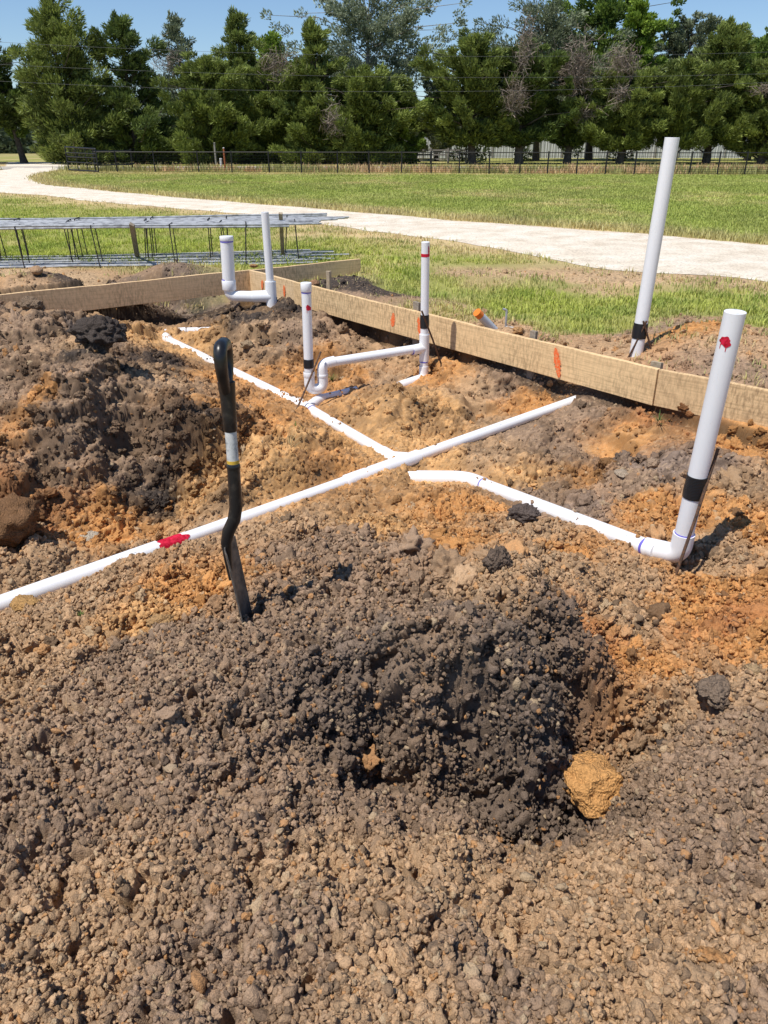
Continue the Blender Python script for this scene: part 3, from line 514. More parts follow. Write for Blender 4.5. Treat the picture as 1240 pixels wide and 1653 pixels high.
# ------------------------------------------------------------------ the soil of the pad as one fine sheet
def build_soil():
    ys = list(np.linspace(GY0, .35, 40)); y = .35
    while y < GY1:
        r = math.hypot(y, 1.76); y += r / 720.0 * (1.0 if y < 8 else 1.5); ys.append(min(y, GY1))
    ys = np.array(ys)
    ND, NC = 940, 26
    r = np.hypot(np.maximum(ys, 0), 1.76); half = np.minimum(.60 * r + .12, 7.8)
    u = np.linspace(-1, 1, ND); dense = half[:, None] * u[None]
    k = (np.arange(1, NC + 1) / NC) ** 1.6
    right = half[:, None] + (GX1 - half)[:, None] * k[None]; left = -half[:, None] + (GX0 + half)[:, None] * k[None, ::-1]
    X = np.concatenate([left, dense, right], 1); Yy = np.repeat(ys[:, None], X.shape[1], 1)
    sh = X.shape; x = X.ravel(); y = Yy.ravel()
    x0_ = x; y0_ = y
    z = gsample(ZG, x, y).astype(np.float32); din = gsample(D_IN.astype(np.float32), x, y)
    col, g = csample(x, y)
    fc, rd = fsample(x, y)
    inside = smooth(-.1, .05, din); soil = np.clip(1 - g * 1.3, 0, 1)
    edge = np.minimum(np.minimum(x - GX0, GX1 - x), np.minimum(y - GY0, GY1 - y))
    amp = np.maximum(inside, soil * .55) * smooth(.0, .5, edge) * smooth(.05, .5, rd)
    far = smooth(3.0, 6.0, np.hypot(x, y))
    # crumb sizes vary from place to place
    big = smooth(.45, .7, fbm(x * 1.1, y * 1.1, 401, 3)); fine = smooth(.5, .75, fbm(x * 2.2, y * 2.2, 411, 3)) * .6
    flat = smooth(.58, .70, fbm(x * 1.5 + 9, y * 1.5, 421, 3)) * far          # trodden smooth patches in the dig
    # crumbs are laid out along the slope, not on the plan, so that steep faces do not smear
    nxm = gsample(GGX, x, y); nym = gsample(GGY, x, y)
    shr = .35 + .55 * far; sx_ = x - z * shr; sy_ = y + z * (shr + .1)
    jx = sx_ + .010 * (fbm(sx_ * 50, sy_ * 50, 431, 2) - .5); jy = sy_ + .010 * (fbm(sx_ * 50, sy_ * 50, 437, 2) - .5)
    h2, r2 = lumps(jx, jy, .028, 521, .80)
    h3, r3 = lumps(jx, jy, .0155, 531, .95)
    h4, r4 = lumps(jx, jy, .008, 541, 1.0)
    fine_k = (.55 + .45 * far) / (1 + .35 * np.minimum(nxm ** 2 + nym ** 2, 8))
    dz = medium(x, y) + (h2 * .028 * .75 * (1 - .4 * fine) + h3 * .0155 * .9 + h4 * .008 * .9) * fine_k - .012 * (1 - .5 * far)
    dz *= (1 - .75 * flat)
    dz = dz * amp; ln = 1 / np.sqrt(1 + np.minimum(nxm ** 2 + nym ** 2, 6.0)); kx = np.clip(nxm, -2, 2) * ln; ky = np.clip(nym, -2, 2) * ln
    x = x - dz * kx; y = y - dz * ky; z = z + dz * ln
    # colour: each crumb its own tint, hollows darker soil, odd pale stones
    flatk = 1 / (1 + .8 * (nxm ** 2 + nym ** 2)); v = 1 + ((r3 - .5) * .42 + (r2 - .5) * .40) * flatk
    v = v * (.78 + .5 * fbm(sx_ * 3, sy_ * 3, 561, 4))
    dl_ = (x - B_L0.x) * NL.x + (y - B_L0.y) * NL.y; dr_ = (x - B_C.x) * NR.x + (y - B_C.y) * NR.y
    damp_shade = (smooth(.16, .02, dl_) * (dr_ > -.1) * smooth(-.02, -.10, z) + .8 * smooth(.10, .0, dr_) * (dl_ > -.1) * smooth(-.05, -.12, z)) * (din > -.25)
    damp_shade = np.clip(damp_shade * (.6 + .7 * fbm(x * 6, y * 6, 571, 3)), 0, 1)[:, None]
    col = col * (1 - damp_shade) + np.array((.062, .040, .026))[None] * damp_shade        # dark damp soil under the boards, with the undercut's shade painted in
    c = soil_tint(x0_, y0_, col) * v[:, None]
    kk = ((r2 > .80) & (h2 > .25))[:, None] * .5 * flatk[:, None]
    c = c * (1 - kk) + np.array(PAL['K'])[None] * kk * (.8 + .8 * r3)[:, None]
    tt = ((r3 > .86) & (h3 > .3))[:, None] * .45 * flatk[:, None]
    c = c * (1 - tt) + np.array(PAL['S'])[None] * tt
    c = c * (1 - .18 * flat[:, None]) + np.array(PAL['Y'])[None] * .18 * flat[:, None]
    bare = np.clip(1 - g * 1.2, 0, 1) * smooth(1.6, .4, edge) * 0
    m_ = np.maximum(inside, 1 - smooth(.15, .75, g)) * smooth(0, 1.0, edge)
    c = fc * (1 - m_)[:, None] + c * m_[:, None]
    nr, nc = sh
    idx = np.arange(nr * nc).reshape(sh)
    f = np.stack([idx[:-1, :-1], idx[:-1, 1:], idx[1:, 1:], idx[1:, :-1]], -1).reshape(-1, 4)
    m = np_mesh('excavated_soil', np.stack([x, y, z], 1), f)
    color_attr(m, 'Col', np.clip(c, .01, .9)); m.materials.append(M_SOIL)
    o = bpy.data.objects.new('excavated_soil', m); COL.objects.link(o)
    tag(o, kind='structure')
    return o
build_soil()

# ------------------------------------------------------------------ loose clods and stones on the soil (nobody could count them)
def clod_mesh(name, seed, sub=3, rough=.5, ang=.35):
    bm = bmesh.new(); bmesh.ops.create_icosphere(bm, subdivisions=sub, radius=1.0)
    off = Vector((seed * 7.13, seed * 3.71, seed * 1.97)); rnd = random.Random(seed)
    planes = [(Vector((rnd.uniform(-1, 1), rnd.uniform(-1, 1), rnd.uniform(-1, 1))).normalized(), rnd.uniform(.62, .95)) for _ in range(9)]
    sx, sy, sz = rnd.uniform(.8, 1.25), rnd.uniform(.75, 1.1), rnd.uniform(.6, .95)
    for v in bm.verts:
        p = v.co.copy()
        for n, d in planes:                                   # broken facets
            k = p.dot(n)
            if k > d: p -= n * (k - d) * (1 - ang * .3)
        f = 1 + rough * (.50 * mnoise.noise(p * 1.5 + off) + .34 * mnoise.noise(p * 3.8 + off) + .34 * mnoise.noise(p * 7.5 + off))
        c = mnoise.voronoi(p * 2.2 + off)[0]; c2 = mnoise.voronoi(p * 4.6 + off)[0]
        f += rough * (.75 * (.42 - c[0]) + .40 * (.3 - c2[0]))     # crumbs stuck together, with clefts
        v.co = Vector((p.x * sx, p.y * sy, p.z * sz)) * f
    m = bpy.data.meshes.new(name); bm.to_mesh(m); bm.free()
    m.polygons.foreach_set('use_smooth', [True] * len(m.polygons))
    return m

def clods_stuff():
    src = bpy.data.collections.new('clod_shapes')
    NV = 12
    for i in range(NV):
        m = clod_mesh('clod_shape', i + 1, 2 if i < 6 else 4 if i > 9 else 3, (.62, .62, .62, .5, .5, .5, .55, .55, .34, .30, .62, .58)[i], 0.0 if i in (3, 4, 8, 9) else .35)
        m.materials.append(M_CLOD)
        if i in (3, 4, 8): m.polygons.foreach_set('use_smooth', [False] * len(m.polygons))
        o = bpy.data.objects.new('clod_shape', m); src.objects.link(o)
    # spread so that they look equally dense from near to far
    P = []; S = []
    def sample(n, smin, smax, power, rmax=12.5, keepfun=None):
        y = RNG.random(n * 3); yy = np.sinh(RNG.random(n) * (math.asinh(rmax / 1.76) - math.asinh(.55 / 1.76)) + math.asinh(.55 / 1.76)) * 1.76
        r = np.hypot(yy, 1.76); xx = (RNG.random(n) * 2 - 1) * (.62 * r + .25)
        s = smin + (smax - smin) * RNG.random(n) ** power
        c, g = csample(xx, yy); _, rd = fsample(xx, yy)
        din = gsample(D_IN, xx, yy)
        k = np.where(din > -.2, 1.0, np.where(din < -.2, np.clip(.75 - g * 1.6, 0, 1), 0)) > RNG.random(n)
        k &= (rd > .15)
        flat = smooth(.58, .70, fbm(xx * 1.5 + 9, yy * 1.5, 421, 3)) * smooth(3, 6, np.hypot(xx, yy))
        k &= RNG.random(n) > flat * .85
        k &= RNG.random(n) < np.where(yy < 3.2, .85, .6) + .8 * smooth(.35, .6, fbm(xx * 1.4, yy * 1.4, 611, 3))
        sl = np.sqrt(1 + gsample(GGX, xx, yy) ** 2 + gsample(GGY, xx, yy) ** 2)          # steep faces carry more per plan area
        k &= RNG.random(n) < np.minimum(1, sl / 1.7)
        if keepfun is not None: k &= keepfun(xx, yy)
        P.append(np.stack([xx[k], yy[k]], 1)); S.append(s[k])
    nearf = lambda a, b: b < 4.2
    farf = lambda a, b: b >= 2.6
    sample(190000, .0042, .0105, 1.3, 4.3, nearf)
    sample(26000, .009, .017, 1.8, 4.3, nearf)
    sample(1300, .016, .030, 1.8, 4.4, nearf); sample(110, .028, .045, 1.5, 4.4, nearf)
    sample(150000, .008, .018, 1.5, 12.5, farf)
    sample(17000, .016, .036, 2.0, 12.5, farf)
    sample(1500, .034, .075, 2.2, 12.5, farf)
    mound = lambda a, b: (b > 4.4) & (b < 9.3) & (a < -.9 - .28 * (b - 4.4) * 0)
    sample(30000, .014, .042, 2.2, 9.5, mound)
    spoil = lambda a, b: (gsample(D_IN, a, b) < -.06) & (gsample(D_IN, a, b) > -.9)
    sample(40000, .012, .045, 2.0, 12.5, spoil)
    p = np.concatenate(P); s = np.concatenate(S); n = len(p)
    # keep them off the pipes
    ok = np.ones(n, bool)
    for a, b in [(MAIN[0], MAIN[1]), (BRANCH[0], BRANCH[1]), (BRANCH[1], BRANCH[2]), (LAT[0], LAT[1]), (LAT[1], LAT[2]), (STUB[0], STUB[1]), (STUB[1], STUB[2])]:
        d, zp, t = seg_d(p[:, 0], p[:, 1], a, b)
        cr = lambda px_, py_: (b[0] - a[0]) * (py_ - a[1]) - (b[1] - a[1]) * (px_ - a[0])
        front = cr(p[:, 0], p[:, 1]) * cr(0.0, 0.0) > 0
        ok &= ~(front & (d < .22) & (s > .016)) & ~(front & (d < .6) & (s > .035))
        ok &= ~((d < .05 + s * .8) & (gsample(ZG, p[:, 0], p[:, 1]) < zp + .06) & (RNG.random(n) < .97))
    p = p[ok]; s = s[ok]; n = len(p)
    z = gsample(ZG, p[:, 0], p[:, 1]); gx_ = gsample(GGX, p[:, 0], p[:, 1]); gy_ = gsample(GGY, p[:, 0], p[:, 1])
    # sit on the bumpy sheet, pushed out along the slope
    ln = 1 / np.sqrt(1 + gx_ ** 2 + gy_ ** 2); out = medium(p[:, 0], p[:, 1]) * smooth(-.25, -.1, gsample(D_IN, p[:, 0], p[:, 1])) + s * .2 + RNG.normal(-.001, .0045, n)
    p = p - np.stack([gx_, gy_], 1) * (out * ln)[:, None]; z = z + out * ln
    # crumbs that fell on the pipes
    ex = []
    for a, b, r, cnt in [(BRANCH[0], BRANCH[1], PR, 70), (BRANCH[1], BRANCH[2], PR, 330), (MAIN[0], MAIN[1], PR, 70), (LAT[1], LAT[2], .0475, 24), (BRANCH_ELBOW[2], BRANCH_ELBOW[3], PR, 90), (STUB[0], STUB[2], PR, 20)]:
        t_ = RNG.random(cnt); t_ = t_[fbm(t_ * 9 + cnt, t_ * 0 + cnt, 641, 2) > .56]; cnt = len(t_); a = np.array(a); b = np.array(b); q = a + (b - a) * t_[:, None]; dd = (b - a)[:2] / np.hypot(*(b - a)[:2]); of = RNG.normal(0, .55, cnt).clip(-1, 1) * r
        sz = .005 + .012 * RNG.random(cnt) ** 2
        ex.append(np.stack([q[:, 0] - dd[1] * of, q[:, 1] + dd[0] * of, q[:, 2] + np.sqrt(np.maximum(0, (r * 1.02) ** 2 - of ** 2)) + sz * .4, sz], 1))
    ex = np.concatenate(ex); p = np.concatenate([p, ex[:, :2]]); z = np.concatenate([z, ex[:, 2]]); s = np.concatenate([s, ex[:, 3]]); n = len(p)
    c, _ = csample(p[:, 0], p[:, 1])
    v = (.66 + .62 * RNG.random(n)); kind = RNG.random(n)
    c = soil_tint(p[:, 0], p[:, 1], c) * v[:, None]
    dk = (kind < .09)[:, None]; c = np.where(dk, c * .45 + np.array(PAL['K']) * .5, c)
    lt = (kind > .955)[:, None] & (s < .03)[:, None]; c = np.where(lt, c * .3 + np.array((.50, .37, .23)) * .7, c)
    og = ((kind > .90) & (kind < .945))[:, None]; c = np.where(og, c * .4 + np.array(PAL['O']) * .6, c)
    m = bpy.data.meshes.new('soil_clods'); m.vertices.add(n)
    m.vertices.foreach_set('co', np.stack([p[:, 0], p[:, 1], z], 1).astype(np.float32).ravel())
    def fa(name, typ, key, val):
        a = m.attributes.new(name, typ, 'POINT'); a.data.foreach_set(key, np.asarray(val).ravel())
    rgba = np.ones((n, 4), np.float32); rgba[:, :3] = np.clip(c, .01, .9)
    fa('icol', 'FLOAT_COLOR', 'color', rgba)
    fa('size', 'FLOAT_VECTOR', 'vector', (s[:, None] * (.72 + .56 * RNG.random((n, 3)))).astype(np.float32))
    fa('turn', 'FLOAT_VECTOR', 'vector', (RNG.random((n, 3)) * 6.28).astype(np.float32))
    fa('pick', 'INT', 'value', np.where(s > .026, 10 + RNG.integers(0, 2, n), RNG.integers(0, 10, n)).astype(np.int32))
    m.materials.append(M_CLOD)
    o = bpy.data.objects.new('soil_clods', m); COL.objects.link(o)
    tag(o, 'loose crumbs, clods and small stones scattered over the dug soil', 'clods', kind='stuff')
    g = bpy.data.node_groups.new('scatter_clods', 'GeometryNodeTree')
    g.interface.new_socket('Geometry', in_out='INPUT', socket_type='NodeSocketGeometry'); g.interface.new_socket('Geometry', in_out='OUTPUT', socket_type='NodeSocketGeometry')
    N = g.nodes; L = g.links
    gi = N.new('NodeGroupInput'); go = N.new('NodeGroupOutput'); ip = N.new('GeometryNodeInstanceOnPoints'); ci = N.new('GeometryNodeCollectionInfo')
    ci.inputs['Collection'].default_value = src; ci.inputs['Separate Children'].default_value = True; ci.inputs['Reset Children'].default_value = True
    def na(name, t):
        a = N.new('GeometryNodeInputNamedAttribute'); a.data_type = t; a.inputs['Name'].default_value = name
        return a.outputs['Attribute']
    L.new(gi.outputs[0], ip.inputs['Points']); L.new(ci.outputs[0], ip.inputs['Instance']); ip.inputs['Pick Instance'].default_value = True
    L.new(na('pick', 'INT'), ip.inputs['Instance Index'])
    er = N.new('FunctionNodeEulerToRotation'); L.new(na('turn', 'FLOAT_VECTOR'), er.inputs[0]); L.new(er.outputs[0], ip.inputs['Rotation'])
    L.new(na('size', 'FLOAT_VECTOR'), ip.inputs['Scale'])
    L.new(ip.outputs[0], go.inputs[0])
    md = o.modifiers.new('scatter', 'NODES'); md.node_group = g
clods_stuff()

def vcol_material(name, attr, rough=.9, noise_scale=0, spec=.15, trans=0.0, bump_scale=0):
    m, t, b = mat(name, rough=rough, spec=spec)
    a = t.nodes.new('ShaderNodeAttribute'); a.attribute_name = attr; c = a.outputs[0]
    if noise_scale:
        r = ramp(t, tnoise(t, pos(t), noise_scale, 6, .7), [(.3, (.55, .55, .55)), (.52, (1, 1, 1)), (.75, (1.3, 1.27, 1.2))])
        c = mixc(t, c, r.outputs[0], 1.0, 'MULTIPLY')
    t.links.new(c, b.inputs['Base Color'])
    if bump_scale: bump(t, tnoise(t, pos(t), bump_scale, 5, .7), .6, .03, b)
    if trans:
        tr = nd(t, 'ShaderNodeBsdfTranslucent'); t.links.new(c, tr.inputs['Color'])
        mx = nd(t, 'ShaderNodeMixShader'); mx.inputs[0].default_value = trans
        t.links.new(b.outputs[0], mx.inputs[1]); t.links.new(tr.outputs[0], mx.inputs[2])
        t.links.new(mx.outputs[0], t.nodes['Material Output'].inputs['Surface'])
    return m
M_FIELD = vcol_material('grassy_ground', 'Col', 1.0, 30, .05, 0, 40)
M_GRASS = vcol_material('grass_blades', 'Col', .6, 0, .25, .35)
M_LEAF = vcol_material('tree_leaves', 'Col', .55, 0, .3, .28)

# ------------------------------------------------------------------ the field, the drive, the road behind the fence
def build_field():
    xs = np.unique(np.round(np.concatenate([np.arange(-60, 60.1, .6), [GX0, GX1], np.linspace(60, 1500, 18), -np.linspace(60, 1500, 18)]), 3))
    ys = np.unique(np.round(np.concatenate([np.arange(-12, 90.1, .6), [GY0, GY1], np.linspace(90, 2500, 18), -np.linspace(12, 1200, 8)]), 3))
    X, Yv = np.meshgrid(xs, ys); x = X.ravel(); y = Yv.ravel()
    c, gr, rd = field_color(x, y)
    far = smooth(95, 130, y)[:, None]; c = c * (1 - far) + np.array((.34, .27, .15))[None] * far
    idx = np.arange(len(x)).reshape(X.shape)
    f = np.stack([idx[:-1, :-1], idx[:-1, 1:], idx[1:, 1:], idx[1:, :-1]], -1).reshape(-1, 4)
    mx = x[f].mean(1); my = y[f].mean(1)
    f = f[~((mx > GX0) & (mx < GX1) & (my > GY0) & (my < GY1))]
    m = np_mesh('grass_field', np.stack([x, y, np.zeros_like(x)], 1), f); color_attr(m, 'Col', np.clip(c, .01, .9)); m.materials.append(M_FIELD)
    tag(bpy.data.objects.new('grass_field', m), kind='structure'); COL.objects.link(bpy.data.objects['grass_field'])
build_field()

M_GRAVEL, t_, b_ = mat('white_gravel', rough=.95, spec=.1)
p_ = pos(t_)
c_ = ramp(t_, tnoise(t_, p_, 1.6, 6, .65), [(.3, (.60, .50, .38)), (.5, (.76, .67, .54)), (.7, (.84, .78, .68))]).outputs[0]
c_ = mixc(t_, c_, ramp(t_, tnoise(t_, p_, 22, 6, .75), [(.32, (.55, .52, .48)), (.5, (1, 1, 1)), (.7, (1.15, 1.15, 1.12))]).outputs[0], 1.0, 'MULTIPLY')
t_.links.new(c_, b_.inputs['Base Color']); bump(t_, tnoise(t_, p_, 45, 6, .75), .7, .025, b_)
def build_road():
    n = 260; a = resample(RN, n); b = resample(RF, n)
    K = 14; V = []; 
    for i in range(n):
        for k in range(K + 1):
            t = k / K; p = a[i] * (1 - t) + b[i] * t
            V.append(p)
    V = np.array(V); j = .30 * (fbm(V[:, 0] * 2.2, V[:, 1] * 2.2, 701, 4, .6) - .5) + .5 * (fbm(V[:, 0] * .5, V[:, 1] * .5, 705, 2) - .5)
    d = np.repeat(b - a, K + 1, 0); d /= np.linalg.norm(d, axis=1)[:, None] + 1e-9
    V = V + d * j[:, None] * np.minimum(1, np.maximum(.4, V[:, 1:2] / 18))
    inner = (V[:, 0] > GX0) & (V[:, 0] < GX1) & (V[:, 1] > GY0) & (V[:, 1] < GY1)
    z0 = np.where(inner, gsample(ZG, V[:, 0], V[:, 1]), 0)
    tt = np.tile(np.linspace(0, 1, K + 1), n); crown = np.clip(np.minimum(tt, 1 - tt) * 6, 0, 1)
    z = z0 + .006 + crown * .03 + .02 * (fbm(V[:, 0] * 1.2, V[:, 1] * 1.2, 711, 3) - .3) * crown
    z = np.maximum(z, z0 + .006)
    idx = np.arange(n * (K + 1)).reshape(n, K + 1)
    f = np.stack([idx[:-1, :-1], idx[:-1, 1:], idx[1:, 1:], idx[1:, :-1]], -1).reshape(-1, 4)
    m = np_mesh('gravel_drive', np.stack([V[:, 0], V[:, 1], z], 1), f); m.materials.append(M_GRAVEL)
    o = bpy.data.objects.new('gravel_drive', m); COL.objects.link(o); tag(o, kind='structure')
build_road()
M_ROAD, t_, b_ = mat('pale_chipseal', rough=.95, spec=.1)
t_.links.new(ramp(t_, tnoise(t_, pos(t_), .9, 5), [(.3, (.36, .32, .27)), (.7, (.50, .46, .40))]).outputs[0], b_.inputs['Base Color'])
o = MB().add([(-140, 62.5, .03), (140, 62.5, .03), (140, 69.5, .05), (-140, 69.5, .05)], [(0, 1, 2, 3)]).build('country_road', M_ROAD); tag(o, kind='structure')

# ------------------------------------------------------------------ grass
def blades(x, y, z, h, wd, col, nb, lean=.45):
    """nb blades per tuft, each two quads tapering to a tip"""
    n = len(x); N_ = n * nb
    bx = np.repeat(x, nb) + RNG.normal(0, 1, N_) * np.repeat(wd, nb) * .5; by = np.repeat(y, nb) + RNG.normal(0, 1, N_) * np.repeat(wd, nb) * .5
    bz = np.repeat(z, nb); hh = np.repeat(h, nb) * (.5 + .7 * RNG.random(N_)); an = RNG.random(N_) * 6.283
    ln = hh * lean * (.2 + RNG.random(N_)); bw = np.repeat(wd, nb) * .055 + .0016
    px, py = -np.sin(an), np.cos(an); dx, dy = np.cos(an), np.sin(an)
    V = np.empty((N_, 5, 3), np.float32)
    for i, (s, t) in enumerate(((-1, 0), (1, 0), (1, .55), (-1, .55))):
        k = 1.0 if t == 0 else .75
        V[:, i, 0] = bx + px * bw * s * k + dx * ln * t * t; V[:, i, 1] = by + py * bw * s * k + dy * ln * t * t; V[:, i, 2] = bz + hh * t - (.01 if t == 0 else 0)
    V[:, 4, 0] = bx + dx * ln; V[:, 4, 1] = by + dy * ln; V[:, 4, 2] = bz + hh * (1 - .12 * RNG.random(N_))
    b = np.arange(N_)[:, None] * 5
    F = np.concatenate([b + np.array([[0, 1, 2]]), b + np.array([[0, 2, 3]]), b + np.array([[3, 2, 4]])], 0)
    C = np.repeat(np.repeat(col, nb, 0) * (.7 + .6 * RNG.random(N_))[:, None], 5, 0)
    return V.reshape(-1, 3), F, C

G_GREEN = np.array((.46, .52, .095)); G_DRY = np.array((.68, .54, .29)); G_DEEP = np.array((.22, .31, .06))
def grass_stuff():
    # near: lawn around the forms and the rebar; dense, short
    n = 78000
    yy = np.sinh(RNG.random(n) * (math.asinh(38 / 1.76) - math.asinh(5.0 / 1.76)) + math.asinh(5.0 / 1.76)) * 1.76
    xx = (RNG.random(n) * 2 - 1) * (.60 * np.hypot(yy, 1.76) + .5)
    inside = (np.abs(xx) < GX1) & (yy < GY1 - .05)
    _, g = csample(np.clip(xx, GX0, GX1), np.clip(yy, GY0, GY1)); fc, gr, rd = field_color(xx, yy)
    far_side = 0
    patch = smooth(.30, .62, fbm(xx * 1.3, yy * 1.3, 801, 4))
    dens = np.where(inside, g, .35 + .65 * gr) * (.35 + .75 * patch)
    near_side = (yy < np.interp(xx, RN[:, 0][np.argsort(RN[:, 0])], RN[:, 1][np.argsort(RN[:, 0])]) + .5) | (yy < 16)
    k = near_side & (dens > RNG.random(n)) & (rd > -.15 + .3 * RNG.random(n)) & ~(inside & (gsample(D_IN, xx, yy) > -.32))
    xx, yy, g, gr, rd, inside = xx[k], yy[k], g[k], gr[k], rd[k], inside[k]; n = len(xx)
    z = np.where(inside, gsample(ZG, xx, yy), 0)
    dry = np.clip(np.where(inside, 1 - g * .95, 1 - gr) + .35 * (fbm(xx * .9, yy * .9, 811, 3) - .45), 0, 1) * (.6 + .6 * RNG.random(n)); dry = np.clip(dry, 0, 1)
    c = G_GREEN[None] * (1 - dry)[:, None] + G_DRY[None] * dry[:, None]
    dp = (fbm(xx * 2.2, yy * 2.2, 821, 3) > .56)[:, None] * .5; c = c * (1 - dp) + G_DEEP[None] * dp
    r = np.hypot(yy, 1.76)
    h = (.038 + .045 * RNG.random(n)) * (.75 + .6 * fbm(xx * 1.1, yy * 1.1, 831, 2)); wd = .035 + .0050 * r
    v, f, cc = blades(xx, yy, z, h, wd, c, 6, .8)
    m = np_mesh('short_grass', v, f); color_attr(m, 'Col', np.clip(cc, .01, .8)); m.materials.append(M_GRASS)
    o = bpy.data.objects.new('short_grass', m); COL.objects.link(o); tag(o, 'short patchy yellow-green grass between the forms and the drive', 'grass', kind='stuff')
    # the mown field beyond the drive
    n = 90000
    yy = 12 * (60 / 12) ** RNG.random(n); xx = (RNG.random(n) * 2 - 1) * (.60 * yy + 1)
    fc, gr, rd = field_color(xx, yy)
    beyond = (yy > np.interp(xx, RF[:, 0][np.argsort(RF[:, 0])], RF[:, 1][np.argsort(RF[:, 0])]) - .3)
    k = beyond & (rd > -.1 + .25 * RNG.random(n)); xx, yy, gr, rd = xx[k], yy[k], gr[k], rd[k]; n = len(xx)
    edge = smooth(2.2, .2, rd)
    dry = np.clip((1 - gr) * .62 + .5 * (fbm(xx * .5, yy * .3, 851, 4) - .5) + .10 * RNG.random(n), 0, 1)
    c = np.array((.41, .47, .11))[None] * (1 - dry)[:, None] + np.array((.66, .53, .28))[None] * dry[:, None]
    c = c * (.72 + .56 * fbm(xx * .8, yy * .5, 861, 3))[:, None]
    h = (.045 + .04 * RNG.random(n)) * (1 + 1.8 * edge * RNG.random(n)); wd = .04 + .007 * yy
    v, f, cc = blades(xx, yy, np.zeros(n), h, wd, c, 6, .6)
    m = np_mesh('field_grass', v, f); color_attr(m, 'Col', np.clip(cc, .01, .8)); m.materials.append(M_GRASS)
    o = bpy.data.objects.new('field_grass', m); COL.objects.link(o); tag(o, 'green mown grass of the wide field beyond the gravel drive', 'grass', kind='stuff')
    # dry stalks along the fence
    n = 5200; xx = RNG.uniform(-32, 34, n); yy = RNG.uniform(51.5, 62.3, n)
    fl = 58.1 - (xx + 19.9) * .158; k = (yy > fl + .25) & (road_dist(xx, yy) > .2) & (fbm(xx * .6, yy * .6, 871, 3) > .33); xx, yy = xx[k], yy[k]; n = len(xx)
    mixv = fbm(xx * .35, yy * .35, 881, 3)[:, None]; c = np.where(mixv > .5, np.array((.62, .44, .24)), np.array((.34, .34, .13))) * (.75 + .5 * RNG.random((n, 1)))
    v, f, cc = blades(xx, yy, np.zeros(n), .22 + .35 * RNG.random(n), np.full(n, .5), c, 7, .5)
    m = np_mesh('tall_dry_grass', v, f); color_attr(m, 'Col', np.clip(cc, .01, .8)); m.materials.append(M_GRASS)
    o = bpy.data.objects.new('tall_dry_grass', m); COL.objects.link(o); tag(o, 'tall straw coloured grass along the wire fence', 'grass', kind='stuff')
grass_stuff()

# ------------------------------------------------------------------ form boards and stakes
UP = Vector((0, 0, 1)); BT = .2; BH = .286
def board(name, label, a, b, n_in, material, thick=.042, nx=40):
    """lumber standing on edge from a to b (top inside edge), slightly wavy; n_in points to the dug side"""
    a = Vector(a); b = Vector(b); d = (b - a); L = d.length; d.normalize(); n_in = Vector(n_in).normalized()
    t = thing(name, label, 'form board', (a.x, a.y, a.z - BH), 'lumber form boards around the dug pad')
    bm = bmesh.new(); rows = []
    rnd = random.Random(label)
    for i in range(nx + 1):
        s = L * i / nx
        wob = .004 * math.sin(s * 1.7 + rnd.random()) ; top = .003 * math.sin(s * 2.9) + rnd.uniform(-.0022, .0022)
        q = []
        for (o_, zz) in ((0, 0), (0, -BH), (thick, -BH), (thick, 0)):
            q.append(bm.verts.new((s, o_ + wob, zz + (top if zz == 0 else 0) + BH)))
        rows.append(q)
    for i in range(nx):
        for k in range(4): bm.faces.new((rows[i][k], rows[i + 1][k], rows[i + 1][(k + 1) % 4], rows[i][(k + 1) % 4]))
    bm.faces.new(rows[0][::-1]); bm.faces.new(rows[-1])
    bmesh.ops.recalc_face_normals(bm, faces=bm.faces)
    m = bpy.data.meshes.new('plank'); bm.to_mesh(m); bm.free(); m.materials.append(material)
    o = bpy.data.objects.new('plank', m); COL.objects.link(o); o.parent = t
    bv = o.modifiers.new('bevel', 'BEVEL'); bv.width = .004; bv.segments = 2; bv.limit_method = 'ANGLE'; bv.angle_limit = R(50)
    # local frame: x along the board, y away from the pad
    t.rotation_euler = Matrix((d, -n_in, UP)).transposed().to_euler()
    def spray(s, w_, h_, lean, seed):
        rr = random.Random(seed); V = []; F = []
        N_ = 22
        for i in range(N_):
            u = i / (N_ - 1); z0 = BH * .5 + h_ * (u - .5)
            hw = w_ * .5 * (math.sin(math.pi * min(1, max(.02, u))) ** .5) * rr.uniform(.6, 1.15)
            cx = s + lean * (u - .5)
            V += [(cx - hw, -.0062, z0), (cx + hw, -.0062, z0)]
        for i in range(N_ - 1): F.append((2 * i, 2 * i + 1, 2 * i + 3, 2 * i + 2))
        mm = bpy.data.meshes.new('paint_mark'); mm.from_pydata(V, [], F); mm.materials.append(M_ORPAINT); mm.update()
        oo = bpy.data.objects.new('paint_mark', mm); COL.objects.link(oo); oo.parent = t
        return oo
    return t, spray, L
def along(px_pt, a, d): return (Vector(px_pt) - Vector(a)).dot(d)
A0 = B_L0 - DL * 2.4; A1 = B_C + DL * 1.87
board('form_board', 'pale long form board across the back left of the dig', A0, A1, NL, M_BOARD_L)
tb, spr, L_ = board('form_board', 'short clean form board at the far corner, behind the elbowed drain riser', B_C - NL * .0 + DR * .004, B_475 - DR * .012, NR, M_BOARD_B, nx=12)
spr(along((-1.2627, 10.1324, 0.0800), B_C, DR), .06, .15, .0, 1); spr(along((-1.7043, 10.5436, 0.1000), B_C, DR), .06, .13, .02, 2)
